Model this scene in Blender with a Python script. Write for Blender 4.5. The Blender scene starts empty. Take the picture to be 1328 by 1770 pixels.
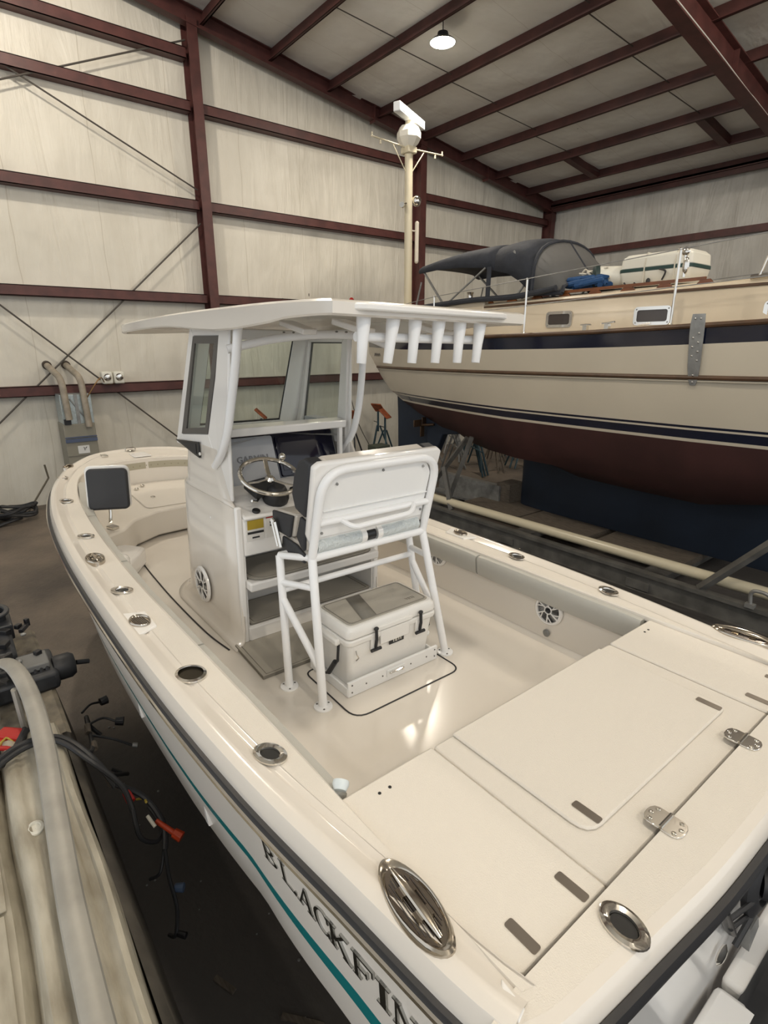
import bpy, math, random
from math import sin, cos, pi, radians
from mathutils import Vector, Matrix
random.seed(7)
S = bpy.context.scene
COL = S.collection

# ---------------- camera, world, lights, exposure ----------------
YAW, PITCH, ROLL = radians(-38.29), radians(-16.88), radians(-0.04)
FPX = 955.0
cam_d = bpy.data.cameras.new('camera'); cam = bpy.data.objects.new('camera', cam_d); COL.objects.link(cam)
fw = Vector((cos(YAW)*cos(PITCH), sin(YAW)*cos(PITCH), sin(PITCH)))
rt = Vector((sin(YAW), -cos(YAW), 0)); up = rt.cross(fw)
r2 = rt*cos(ROLL)+up*sin(ROLL); u2 = -rt*sin(ROLL)+up*cos(ROLL)
M = Matrix((r2, u2, -fw)).transposed().to_4x4(); M.translation = Vector((0, 0, 3.25))
cam.matrix_world = M
cam_d.sensor_fit = 'VERTICAL'; cam_d.sensor_height = 36.0; cam_d.lens = FPX*36.0/1770.0
cam_d.clip_start = 0.05; cam_d.clip_end = 200
S.camera = cam

S.view_settings.view_transform = 'Standard'; S.view_settings.look = 'None'
S.view_settings.gamma = 1.0; S.view_settings.use_curve_mapping = False
S.view_settings.exposure = 0.2
W = bpy.data.worlds.new('world'); S.world = W; W.use_nodes = True
W.node_tree.nodes['Background'].inputs[0].default_value = (0.93, 0.97, 1.0, 1)
W.node_tree.nodes['Background'].inputs[1].default_value = 0.95
# high-bay lamps under the roof: (x, y, z, power)
LAMPS = [(9.35, -8.83, 8.635, 260), (9.35, -1.5, 9.75, 430), (1.8, -9.6, 8.4, 230), (1.2, -2.2, 9.4, 330),
         (-5.5, -9.6, 8.4, 300), (-5.5, -1.5, 9.4, 420), (-5.5, 5.5, 9.4, 380)]
LAMP_COL = (1.0, 0.915, 0.80)

# ---------------- materials ----------------
def nodemat(name):
    m = bpy.data.materials.new(name); m.use_nodes = True
    return m, m.node_tree, m.node_tree.nodes['Principled BSDF']
def mat(name, c, rough=0.5, metal=0.0, bump=0.0, bscale=40, var=0.0, vscale=3, coat=0.0, spec=None, c2=None, stretch=None, detail=4):
    m, nt, b = nodemat(name); N = nt.nodes; L = nt.links
    b.inputs['Base Color'].default_value = (*c, 1); b.inputs['Roughness'].default_value = rough
    b.inputs['Metallic'].default_value = metal
    if coat: b.inputs['Coat Weight'].default_value = coat; b.inputs['Coat Roughness'].default_value = 0.08
    if spec is not None: b.inputs['Specular IOR Level'].default_value = spec
    if bump or var:
        tc = N.new('ShaderNodeTexCoord'); mp = N.new('ShaderNodeMapping'); L.new(tc.outputs['Object'], mp.inputs[0])
        if stretch: mp.inputs['Scale'].default_value = stretch
    if bump:
        n = N.new('ShaderNodeTexNoise'); n.inputs['Scale'].default_value = bscale; n.inputs['Detail'].default_value = 3
        L.new(mp.outputs[0], n.inputs['Vector'])
        bp = N.new('ShaderNodeBump'); bp.inputs['Strength'].default_value = bump; bp.inputs['Distance'].default_value = 0.02
        L.new(n.outputs[0], bp.inputs['Height']); L.new(bp.outputs[0], b.inputs['Normal'])
    if var:
        n = N.new('ShaderNodeTexNoise'); n.inputs['Scale'].default_value = vscale; n.inputs['Detail'].default_value = detail
        L.new(mp.outputs[0], n.inputs['Vector'])
        r = N.new('ShaderNodeValToRGB'); r.color_ramp.elements[0].position = 0.35; r.color_ramp.elements[1].position = 0.68
        d = c2 if c2 else tuple(x*(1-var) for x in c)
        r.color_ramp.elements[0].color = (*d, 1); r.color_ramp.elements[1].color = (*c, 1)
        L.new(n.outputs[0], r.inputs[0]); L.new(r.outputs[0], b.inputs['Base Color'])
    return m
def emis(name, c, s):
    m, nt, b = nodemat(name); b.inputs['Base Color'].default_value = (*c, 1)
    b.inputs['Emission Color'].default_value = (*c, 1); b.inputs['Emission Strength'].default_value = s
    return m
def glass(name, c, alpha=0.5, rough=0.03):
    m, nt, b = nodemat(name); N = nt.nodes; L = nt.links
    t = N.new('ShaderNodeBsdfTransparent'); t.inputs[0].default_value = (*c, 1)
    g = N.new('ShaderNodeBsdfGlossy'); g.inputs[1].default_value = rough
    mx = N.new('ShaderNodeMixShader'); f = N.new('ShaderNodeMapRange'); lw = N.new('ShaderNodeLayerWeight'); lw.inputs[0].default_value = 0.5; pw = N.new('ShaderNodeMath'); pw.operation = 'POWER'; pw.inputs[1].default_value = 4.0
    L.new(lw.outputs['Facing'], pw.inputs[0]); L.new(pw.outputs[0], f.inputs['Value']); f.inputs['To Min'].default_value = 0.035; f.inputs['To Max'].default_value = 0.8
    L.new(f.outputs[0], mx.inputs[0]); L.new(t.outputs[0], mx.inputs[1]); L.new(g.outputs[0], mx.inputs[2])
    L.new(mx.outputs[0], nt.nodes['Material Output'].inputs[0])
    return m
GEL = mat('white_gelcoat', (0.755, 0.705, 0.635), 0.16, coat=0.5)
GELW = mat('bright_white_gelcoat', (0.86, 0.84, 0.81), 0.18, coat=0.4)
SKID = mat('nonskid_gelcoat', (0.74, 0.69, 0.615), 0.42, bump=0.22, bscale=260)
HULLW = mat('hull_gelcoat', (0.76, 0.71, 0.645), 0.34, coat=0.15)
PCW = mat('white_powder_coat', (0.90, 0.90, 0.90), 0.28)
POLY = mat('white_polymer_board', (0.88, 0.88, 0.87), 0.35)
CHR = mat('polished_steel', (0.72, 0.69, 0.64), 0.12, 1.0)
CHRD = mat('dark_tinted_lens', (0.16, 0.14, 0.13), 0.15, 0.6)
BLK = mat('black_plastic', (0.012, 0.012, 0.014), 0.35)
BLKR = mat('black_rubber', (0.02, 0.02, 0.022), 0.5)
HOLE = mat('dark_opening', (0.008, 0.008, 0.008), 0.6)
CHAR = mat('charcoal_vinyl', (0.028, 0.029, 0.033), 0.55, bump=0.15, bscale=500)
GREYV = mat('light_grey_vinyl', (0.47, 0.46, 0.42), 0.45, bump=0.1, bscale=300)
PILL = mat('quilted_grey_vinyl', (0.60, 0.64, 0.64), 0.45, bump=0.7, bscale=45)
DEK = mat('foam_deck_pad', (0.42, 0.39, 0.335), 0.75, bump=0.2, bscale=300)
DEKD = mat('foam_pad_border', (0.21, 0.195, 0.165), 0.8)
TEAL = mat('teal_stripe', (0.008, 0.19, 0.20), 0.25)
STEEL_G = mat('satin_grey_plastic', (0.42, 0.43, 0.45), 0.5)
DASH = mat('gloss_black_panel', (0.006, 0.006, 0.02), 0.08)
GRAPH = mat('dark_window_frame', (0.085, 0.08, 0.075), 0.35)
GLASS = glass('green_tint_glass', (0.82, 0.90, 0.86))
SEAM = mat('seam_sealant', (0.13, 0.12, 0.11), 0.6)
# building
STL = mat('red_oxide_steel', (0.098, 0.031, 0.026), 0.5, var=0.35, vscale=4)
STLD = mat('red_oxide_purlin', (0.085, 0.027, 0.022), 0.55, var=0.4, vscale=3)
FLASH = mat('blue_grey_flashing', (0.13, 0.165, 0.165), 0.5)
ROD = mat('dark_steel_rod', (0.07, 0.06, 0.05), 0.5)
# boats and yard
NAVY = mat('navy_gelcoat', (0.006, 0.009, 0.024), 0.12, coat=0.5)
CREAM = mat('cream_gelcoat', (0.60, 0.535, 0.425), 0.25, var=0.08, vscale=0.8)
CREAM2 = mat('cream_cabin_paint', (0.62, 0.53, 0.40), 0.35, var=0.1, vscale=1.5)
TEAK = mat('varnished_teak', (0.20, 0.065, 0.018), 0.25, var=0.4, vscale=6, stretch=(1, 8, 8))
TEAKD = mat('weathered_brown_trim', (0.105, 0.055, 0.028), 0.4, var=0.4, vscale=5)
MAROON = mat('maroon_bottom_paint', (0.060, 0.020, 0.018), 0.6, var=0.35, vscale=1.2)
BLUEB = mat('dark_blue_bottom_paint', (0.012, 0.022, 0.042), 0.55, var=0.4, vscale=1.0)
CANV = mat('charcoal_canvas', (0.030, 0.034, 0.045), 0.8, bump=0.5, bscale=7, var=0.3, vscale=5)
MASTP = mat('cream_mast_paint', (0.58, 0.52, 0.38), 0.4)
GALV = mat('galvanised_steel', (0.33, 0.33, 0.32), 0.45, 0.5, var=0.3, vscale=9)
GPAINT = mat('grey_painted_steel', (0.13, 0.125, 0.115), 0.55, var=0.5, vscale=4)
BEAMP = mat('dark_grey_beam_paint', (0.055, 0.05, 0.047), 0.6, var=0.5, vscale=5, stretch=(0.4, 2, 2))
PIPEC = mat('cream_pipe_paint', (0.60, 0.54, 0.40), 0.22)
PVC = mat('aged_cream_pvc', (0.36, 0.31, 0.24), 0.5, var=0.3, vscale=8)
BEIGE = mat('beige_enamel', (0.23, 0.215, 0.17), 0.5)
ORANGE = mat('orange_pad', (0.36, 0.085, 0.025), 0.7, var=0.5, vscale=9)
BLUEP = mat('blue_stand_paint', (0.025, 0.065, 0.085), 0.5, var=0.4, vscale=10)
WOODG = mat('grey_timber', (0.16, 0.13, 0.10), 0.8, var=0.5, vscale=8, stretch=(1, 9, 9))
RED = mat('red_plastic', (0.45, 0.02, 0.015), 0.4)
REDO = mat('orange_red_plastic', (0.42, 0.045, 0.012), 0.45)
YEL = mat('yellow_wire', (0.45, 0.33, 0.05), 0.5)
BLUER = mat('blue_cloth', (0.012, 0.06, 0.17), 0.8, bump=0.6, bscale=20)
OFFW = mat('offwhite_plastic', (0.70, 0.68, 0.60), 0.35)
OFFR = mat('worn_white_rope', (0.6, 0.56, 0.47), 0.8)
RAIL = mat('dull_aluminium', (0.42, 0.40, 0.355), 0.5, 0.25, var=0.2, vscale=6)
OLDG = mat('stained_old_gelcoat', (0.52, 0.48, 0.39), 0.55, var=0.5, vscale=5, c2=(0.30, 0.265, 0.20), bump=0.3, bscale=9, stretch=(0.6, 2.2, 2.2), detail=8)
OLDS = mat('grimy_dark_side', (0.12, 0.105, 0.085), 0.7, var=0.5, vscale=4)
GREYM = mat('engine_grey', (0.035, 0.037, 0.042), 0.45, var=0.4, vscale=12)

# insulation blanket: pale vinyl with vertical creases and a faint grid
def vinyl(name, c, crease, axis, joints, soil):
    m, nt, b = nodemat(name); N = nt.nodes; L = nt.links
    tc = N.new('ShaderNodeTexCoord'); mp = N.new('ShaderNodeMapping'); L.new(tc.outputs['Object'], mp.inputs[0])
    mp.inputs['Scale'].default_value = crease
    n = N.new('ShaderNodeTexNoise'); n.inputs['Scale'].default_value = 1.0; n.inputs['Detail'].default_value = 5; n.inputs['Distortion'].default_value = 0.6
    L.new(mp.outputs[0], n.inputs['Vector'])
    wv = N.new('ShaderNodeTexNoise'); wv.inputs['Scale'].default_value = 1.3; L.new(tc.outputs['Object'], wv.inputs['Vector'])
    add = N.new('ShaderNodeMath'); add.operation = 'ADD'; L.new(n.outputs[0], add.inputs[0]); L.new(wv.outputs[0], add.inputs[1])
    bp = N.new('ShaderNodeBump'); bp.inputs['Strength'].default_value = 0.85; bp.inputs['Distance'].default_value = 0.07
    L.new(add.outputs[0], bp.inputs['Height']); L.new(bp.outputs[0], b.inputs['Normal'])
    # joint lines
    sx = N.new('ShaderNodeSeparateXYZ'); L.new(tc.outputs['Object'], sx.inputs[0])
    wob = N.new('ShaderNodeTexNoise'); wob.inputs['Scale'].default_value = 0.7; L.new(tc.outputs['Object'], wob.inputs['Vector'])
    wm = N.new('ShaderNodeMath'); wm.operation = 'MULTIPLY_ADD'; wm.inputs[1].default_value = 0.18; L.new(wob.outputs[0], wm.inputs[0]); L.new(sx.outputs[axis], wm.inputs[2])
    dv = N.new('ShaderNodeMath'); dv.operation = 'DIVIDE'; dv.inputs[1].default_value = joints; L.new(wm.outputs[0], dv.inputs[0])
    fr = N.new('ShaderNodeMath'); fr.operation = 'FRACT'; L.new(dv.outputs[0], fr.inputs[0])
    lt = N.new('ShaderNodeMath'); lt.operation = 'LESS_THAN'; lt.inputs[1].default_value = 0.009; L.new(fr.outputs[0], lt.inputs[0])
    st = N.new('ShaderNodeTexNoise'); st.inputs['Scale'].default_value = 0.9; st.inputs['Detail'].default_value = 6
    mp2 = N.new('ShaderNodeMapping'); mp2.inputs['Scale'].default_value = tuple(0.6+0.5*min(x, 2) for x in crease); L.new(tc.outputs['Object'], mp2.inputs[0]); L.new(mp2.outputs[0], st.inputs['Vector'])
    r = N.new('ShaderNodeValToRGB'); r.color_ramp.elements[0].position = 0.25; r.color_ramp.elements[1].position = 0.62
    r.color_ramp.elements[0].color = (*soil, 1); r.color_ramp.elements[1].color = (*c, 1); L.new(st.outputs[0], r.inputs[0])
    mx = N.new('ShaderNodeMixRGB'); mx.inputs[2].default_value = (c[0]*0.62, c[1]*0.58, c[2]*0.52, 1)
    ml = N.new('ShaderNodeMath'); ml.operation = 'MULTIPLY'; ml.inputs[1].default_value = 0.55; L.new(lt.outputs[0], ml.inputs[0])
    L.new(ml.outputs[0], mx.inputs[0]); L.new(r.outputs[0], mx.inputs[1])
    # small tears and dark marks
    vo = N.new('ShaderNodeTexVoronoi'); vo.inputs['Scale'].default_value = 0.55; vo.inputs['Randomness'].default_value = 1
    ms = N.new('ShaderNodeMapping'); ms.inputs['Scale'].default_value = (1.6, 2.6, 1.0); L.new(tc.outputs['Object'], ms.inputs[0]); L.new(ms.outputs[0], vo.inputs['Vector'])
    l2 = N.new('ShaderNodeMath'); l2.operation = 'LESS_THAN'; l2.inputs[1].default_value = 0.032; L.new(vo.outputs['Distance'], l2.inputs[0])
    m2 = N.new('ShaderNodeMixRGB'); m2.inputs[2].default_value = (0.12, 0.10, 0.08, 1)
    L.new(l2.outputs[0], m2.inputs[0]); L.new(mx.outputs[0], m2.inputs[1]); zr = N.new('ShaderNodeMapRange'); zr.inputs['From Min'].default_value = 1.6; zr.inputs['From Max'].default_value = 4.6; zr.inputs['To Min'].default_value = 0.22; zr.inputs['To Max'].default_value = 0.0
    za = N.new('ShaderNodeMath'); za.operation = 'MULTIPLY_ADD'; za.inputs[1].default_value = 1.5; L.new(st.outputs[0], za.inputs[0]); L.new(sx.outputs[2], za.inputs[2]); L.new(za.outputs[0], zr.inputs['Value'])
    m3 = N.new('ShaderNodeMixRGB'); m3.inputs[2].default_value = (0.30, 0.30, 0.27, 1); L.new(zr.outputs[0], m3.inputs[0]); L.new(m2.outputs[0], m3.inputs[1]); L.new(m3.outputs[0], b.inputs['Base Color'])
    b.inputs['Roughness'].default_value = 0.5
    return m
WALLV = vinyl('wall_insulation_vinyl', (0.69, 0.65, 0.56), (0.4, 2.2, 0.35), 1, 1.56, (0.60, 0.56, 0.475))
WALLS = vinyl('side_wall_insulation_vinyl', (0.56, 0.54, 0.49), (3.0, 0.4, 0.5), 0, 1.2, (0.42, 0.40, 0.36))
ROOFV = vinyl('roof_insulation_vinyl', (0.74, 0.72, 0.66), (1.2, 0.5, 0.5), 0, 1.2, (0.66, 0.63, 0.57))
def floormat():
    m, nt, b = nodemat('worn_floor_painted_shade'); N = nt.nodes; L = nt.links
    tc = N.new('ShaderNodeTexCoord')
    n = N.new('ShaderNodeTexNoise'); n.inputs['Scale'].default_value = 0.55; n.inputs['Detail'].default_value = 9; n.inputs['Roughness'].default_value = 0.62
    L.new(tc.outputs['Object'], n.inputs['Vector'])
    r = N.new('ShaderNodeValToRGB'); e = r.color_ramp.elements
    e[0].position = 0.36; e[0].color = (0.075, 0.062, 0.052, 1); e[1].position = 0.66; e[1].color = (0.20, 0.160, 0.122, 1)
    L.new(n.outputs[0], r.inputs[0])
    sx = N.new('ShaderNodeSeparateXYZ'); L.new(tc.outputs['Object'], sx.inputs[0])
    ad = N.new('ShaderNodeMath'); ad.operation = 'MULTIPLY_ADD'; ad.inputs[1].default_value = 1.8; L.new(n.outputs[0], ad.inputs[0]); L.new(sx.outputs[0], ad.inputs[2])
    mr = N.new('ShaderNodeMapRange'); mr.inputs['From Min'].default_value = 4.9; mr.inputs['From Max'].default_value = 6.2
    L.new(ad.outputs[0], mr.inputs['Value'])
    mx = N.new('ShaderNodeMixRGB'); mx.inputs[1].default_value = (0.058, 0.055, 0.054, 1)  # near floor coloured darker: shade between the boats put into the base colour
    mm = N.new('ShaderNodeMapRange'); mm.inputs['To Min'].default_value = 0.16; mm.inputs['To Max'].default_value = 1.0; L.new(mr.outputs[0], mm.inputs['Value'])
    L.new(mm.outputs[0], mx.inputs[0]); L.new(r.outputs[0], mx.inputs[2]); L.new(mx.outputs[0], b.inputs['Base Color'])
    n2 = N.new('ShaderNodeTexNoise'); n2.inputs['Scale'].default_value = 18; n2.inputs['Detail'].default_value = 8; L.new(tc.outputs['Object'], n2.inputs['Vector'])
    bp = N.new('ShaderNodeBump'); bp.inputs['Strength'].default_value = 0.35; bp.inputs['Distance'].default_value = 0.02
    L.new(n2.outputs[0], bp.inputs['Height']); L.new(bp.outputs[0], b.inputs['Normal'])
    b.inputs['Roughness'].default_value = 0.6
    return m
FLOOR = floormat()

# ---------------- mesh helpers ----------------
def arcpts(pts, r, n=5):
    """round the inner corners of a polyline"""
    P = [Vector(p) for p in pts]; out = [P[0]]
    for i in range(1, len(P)-1):
        a, b, c = P[i-1], P[i], P[i+1]
        d1 = (a-b); d2 = (c-b); rr = min(r, d1.length*0.49, d2.length*0.49)
        p1 = b+d1.normalized()*rr; p2 = b+d2.normalized()*rr
        for k in range(n+1):
            t = k/n; out.append((1-t)**2*p1+2*t*(1-t)*b+t*t*p2)
    out.append(P[-1]); return out
def smooth_path(pts, n=6):
    P = [Vector(p) for p in pts]; Q = [P[0]]+P+[P[-1]]; out = []
    for i in range(1, len(Q)-2):
        p0, p1, p2, p3 = Q[i-1:i+3]
        for k in range(n):
            t = k/n
            out.append(0.5*((2*p1)+(-p0+p2)*t+(2*p0-5*p1+4*p2-p3)*t*t+(-p0+3*p1-3*p2+p3)*t**3))
    out.append(P[-1]); return out
def rrect(w, h, r, n=4):
    pts = []
    for cx, cy, a0 in ((w/2-r, h/2-r, 0), (-w/2+r, h/2-r, 90), (-w/2+r, -h/2+r, 180), (w/2-r, -h/2+r, 270)):
        for k in range(n+1):
            a = radians(a0+90*k/n); pts.append((cx+r*cos(a), cy+r*sin(a)))
    return pts
def interp(x, tab):
    if x <= tab[0][0]: return tab[0][1]
    for (a, b), (c, d) in zip(tab, tab[1:]):
        if x <= c: return b+(d-b)*(x-a)/(c-a)
    return tab[-1][1]
class MB:
    def __init__(s): s.v = []; s.f = []
    def add(s, vs, fs):
        o = len(s.v); s.v += [tuple(v) for v in vs]; s.f += [tuple(i+o for i in f) for f in fs]; return s
    def box(s, x0, x1, y0, y1, z0, z1):
        return s.add([(x0, y0, z0), (x1, y0, z0), (x1, y1, z0), (x0, y1, z0), (x0, y0, z1), (x1, y0, z1), (x1, y1, z1), (x0, y1, z1)],
                     [(3, 2, 1, 0), (4, 5, 6, 7), (0, 1, 5, 4), (1, 2, 6, 5), (2, 3, 7, 6), (3, 0, 4, 7)])
    def obox(s, c, size, R=None):
        R = R or Matrix.Identity(3); c = Vector(c); a, b, d = [x/2 for x in size]
        vs = [c+R@Vector(p) for p in ((-a, -b, -d), (a, -b, -d), (a, b, -d), (-a, b, -d), (-a, -b, d), (a, -b, d), (a, b, d), (-a, b, d))]
        return s.add(vs, [(3, 2, 1, 0), (4, 5, 6, 7), (0, 1, 5, 4), (1, 2, 6, 5), (2, 3, 7, 6), (3, 0, 4, 7)])
    def ext(s, poly, vec):
        n = len(poly); V1 = [Vector(p) for p in poly]; v = Vector(vec); V2 = [p+v for p in V1]
        return s.add(V1+V2, [tuple(range(n-1, -1, -1)), tuple(range(n, 2*n))]+[(i, (i+1) % n, n+(i+1) % n, n+i) for i in range(n)])
    def loft(s, rings, closed=True, caps=True):
        n = len(rings[0]); vs = [p for r in rings for p in r]; fs = []
        for k in range(len(rings)-1):
            for i in range(n if closed else n-1):
                j = (i+1) % n; fs.append((k*n+i, k*n+j, (k+1)*n+j, (k+1)*n+i))
        if caps and closed: fs += [tuple(range(n-1, -1, -1)), tuple(range((len(rings)-1)*n, len(rings)*n))]
        return s.add(vs, fs)
    def tube(s, pts, r, seg=10, caps=True, flat=None):
        P = [Vector(p) for p in pts]; n = len(P); rings = []
        t = (P[1]-P[0]).normalized(); a = Vector((0, 0, 1)) if abs(t.z) < 0.9 else Vector((1, 0, 0))
        u = (a-t*a.dot(t)).normalized()
        for i in range(n):
            if i == 0: t = P[1]-P[0]
            elif i == n-1: t = P[-1]-P[-2]
            else: t = (P[i+1]-P[i]).normalized()+(P[i]-P[i-1]).normalized()
            t.normalize(); u = (u-t*u.dot(t)).normalized(); w = t.cross(u)
            rr = r[i] if isinstance(r, (list, tuple)) else r
            fu, fwd_ = flat if flat else (1, 1)
            rings.append([P[i]+u*cos(2*pi*k/seg)*rr*fu+w*sin(2*pi*k/seg)*rr*fwd_ for k in range(seg)])
        return s.loft(rings, True, caps)
    def lathe(s, prof, o, axis=(0, 0, 1), seg=20, sx=1.0, sy=1.0, rot=0.0, xdir=None):
        """prof: (radius, height) along axis"""
        w = Vector(axis).normalized()
        a = Vector(xdir) if xdir else (Vector((1, 0, 0)) if abs(w.x) < 0.9 else Vector((0, 1, 0)))
        u = (a-w*a.dot(w)).normalized(); v = w.cross(u); o = Vector(o)
        rings = [[o+w*h+u*(cos(2*pi*k/seg+rot)*r*sx)+v*(sin(2*pi*k/seg+rot)*r*sy) for k in range(seg)] for r, h in prof]
        return s.loft(rings, True, True)
    def ell(s, c, rad, seg=14, rings=8, R=None):
        R = R or Matrix.Identity(3); c = Vector(c); rr = []
        for i in range(rings+1):
            th = 0.02+(pi-0.04)*i/rings
            rr.append([c+R@Vector((rad[0]*sin(th)*cos(2*pi*k/seg), rad[1]*sin(th)*sin(2*pi*k/seg), rad[2]*cos(th))) for k in range(seg)])
        return s.loft(rr[::-1], True, True)
    def torus(s, c, R_, r, axis=(0, 0, 1), seg=32, seg2=8, xdir=None):
        w = Vector(axis).normalized(); a = Vector((1, 0, 0)) if abs(w.x) < 0.9 else Vector((0, 1, 0))
        u = (a-w*a.dot(w)).normalized(); v = w.cross(u); c = Vector(c); vs = []; fs = []
        for i in range(seg):
            d = u*cos(2*pi*i/seg)+v*sin(2*pi*i/seg)
            for k in range(seg2): vs.append(c+d*(R_+r*cos(2*pi*k/seg2))+w*(r*sin(2*pi*k/seg2)))
        for i in range(seg):
            for k in range(seg2):
                i2 = (i+1) % seg; k2 = (k+1) % seg2
                fs.append((i*seg2+k, i2*seg2+k, i2*seg2+k2, i*seg2+k2))
        return s.add(vs, fs)
    def build(s, name, m, parent=None, bevel=0.0, seg=2, sharp=35, smooth=True, solid=0.0, subsurf=0, label=None):
        me = bpy.data.meshes.new(name); me.from_pydata(s.v, [], s.f); me.validate(); me.update()
        import bmesh
        bm = bmesh.new(); bm.from_mesh(me); bmesh.ops.recalc_face_normals(bm, faces=bm.faces); bm.to_mesh(me); bm.free()
        if smooth:
            me.polygons.foreach_set('use_smooth', [True]*len(me.polygons)); me.set_sharp_from_angle(angle=radians(sharp))
        for mm in (m if isinstance(m, list) else [m]): me.materials.append(mm)
        o = bpy.data.objects.new(name, me); COL.objects.link(o)
        if parent: o.parent = parent
        if solid: q = o.modifiers.new('solid', 'SOLIDIFY'); q.thickness = solid; q.offset = 0
        if bevel: q = o.modifiers.new('bevel', 'BEVEL'); q.width = bevel; q.segments = seg; q.limit_method = 'ANGLE'; q.angle_limit = radians(40)
        if subsurf: q = o.modifiers.new('sub', 'SUBSURF'); q.levels = subsurf; q.render_levels = subsurf
        if label: o['label'] = label
        return o
def tag(o, label=None, cat=None, group=None, kind=None):
    if label: o['label'] = label
    if cat: o['category'] = cat
    if group: o['group'] = group
    if kind: o['kind'] = kind
    return o
def thing(name, loc=(0, 0, 0), label=None, cat=None, group=None, kind=None, rotz=0):
    o = bpy.data.objects.new(name, None); COL.objects.link(o); o.location = loc; o.rotation_euler = (0, 0, rotz)
    o.empty_display_size = 0.1
    return tag(o, label, cat, group, kind)
def copytree(o, parent=None, loc=None):
    c = o.copy(); COL.objects.link(c)
    if parent: c.parent = parent
    if loc is not None: c.location = loc
    for ch in list(o.children): copytree(ch, c)
    return c
def basis(x, z):
    x = Vector(x).normalized(); z = Vector(z); z = (z-x*z.dot(x)).normalized(); y = z.cross(x)
    return Matrix((x, y, z)).transposed()
def textmesh(name, txt, size, depth, m, parent, mw, bold=0.0):
    cu = bpy.data.curves.new(name, 'FONT'); cu.body = txt; cu.size = size; cu.extrude = depth; cu.offset = bold
    cu.align_x = 'CENTER'; cu.align_y = 'CENTER'; cu.resolution_u = 3
    t = bpy.data.objects.new(name+'_tmp', cu); COL.objects.link(t)
    bpy.context.view_layer.update()
    me = bpy.data.meshes.new_from_object(t); bpy.data.objects.remove(t)
    me.transform(mw); me.materials.clear(); me.materials.append(m); me.name = name
    o = bpy.data.objects.new(name, me); COL.objects.link(o); o.parent = parent
    return o
# ================= building =================
def struct(o): o['kind'] = 'structure'; return o
def zpb(y): return 10.2895+0.149*y            # underside of the purlins
RY = 1.0                                      # ridge
def ztop(y): return zpb(y)+0.23 if y <= RY else zpb(2*RY-y)+0.23
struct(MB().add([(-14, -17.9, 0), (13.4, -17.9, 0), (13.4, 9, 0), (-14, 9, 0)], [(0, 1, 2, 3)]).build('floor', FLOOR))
m = MB(); m.ext([(13.3, -17.8, 0), (13.3, 9, 0), (13.3, 9, ztop(9)), (13.3, RY, ztop(RY)), (13.3, -17.8, ztop(-17.8))], (0.1, 0, 0)); struct(m.build('wall_far', WALLV, smooth=False))
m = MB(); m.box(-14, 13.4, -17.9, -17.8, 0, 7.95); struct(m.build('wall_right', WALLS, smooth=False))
# roof blanket sagging a little between the purlins
PY = [-17.55, -16.2, -14.68, -13.16, -11.64, -10.12, -8.6, -7.08, -5.56, -4.04, -2.52, -1.0]
m = MB(); rings = []
ys = [-17.8]
for a, b in zip(PY, PY[1:]): ys += [a, a+(b-a)*.25, (a+b)/2, a+(b-a)*.75]
ys += [PY[-1], 0.2, RY]
for x in [-8+1.42*i for i in range(16)]:
    xx = min(x, 13.32)
    row = []
    for y in ys:
        sag = 0
        for a, b in zip(PY, PY[1:]):
            if a < y < b: sag = 0.055*sin(pi*(y-a)/(b-a))
        row.append((xx, y, ztop(y)-sag*(0.6+0.4*sin(x*2.2+y))))
    rings.append(row)
m.loft(rings, closed=False)
m.add([(-8, RY, ztop(RY)), (13.32, RY, ztop(RY)), (13.32, 9, ztop(9)), (-8, 9, ztop(9))], [(0, 1, 2, 3)])
struct(m.build('ceiling', ROOFV))
def ibeam(m, p0, p1, w, d, t, side, upv):
    """I section between p0 and p1; side = flange direction, upv = depth direction, p = centre of the first flange face"""
    p0, p1, s_, u = Vector(p0), Vector(p1), Vector(side), Vector(upv)
    for a, b, hw in ((0, t, w/2), (t, d-t, t/2), (d-t, d, w/2)):
        q = [p0+u*a-s_*hw, p0+u*a+s_*hw, p0+u*b+s_*hw, p0+u*b-s_*hw]
        m.ext(q, p1-p0)
    return m
for i, y in enumerate((-5.3, -11.62, -17.62, 0.9)):
    m = ibeam(MB(), (12.92, y, 0), (12.92, y, zpb(y)+0.02), 0.21, 0.36, 0.018, (0, 1, 0), (1, 0, 0))
    m.box(12.90, 13.28, y-.14, y+.14, 0, .02)
    struct(m.build('trim_%d' % (i+1), STL, smooth=False))
# rafter on the far wall
m = ibeam(MB(), (13.0, -17.7, zpb(-17.7)-.12), (13.0, RY, zpb(RY)-.12), 0.2, 0.33, 0.02, (1, 0, 0), (0, 0, 1)); m.box(12.9, 12.915, -17.72, -17.5, 7.3, 7.75)
for y in (-9.9, -14.2): m.box(12.89, 13.1, y-.012, y+.012, zpb(y)-.18, zpb(y)+.2)
struct(m.build('trim_5', STL, smooth=False))
m = MB(); m.ext([(13.12, -17.7, zpb(-17.7)+.14), (13.12, RY, zpb(RY)+.14), (13.12, RY, zpb(RY)+.24), (13.12, -17.7, zpb(-17.7)+.24)], (0.03, 0, 0)); struct(m.build('trim_6', FLASH, smooth=False))
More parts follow.
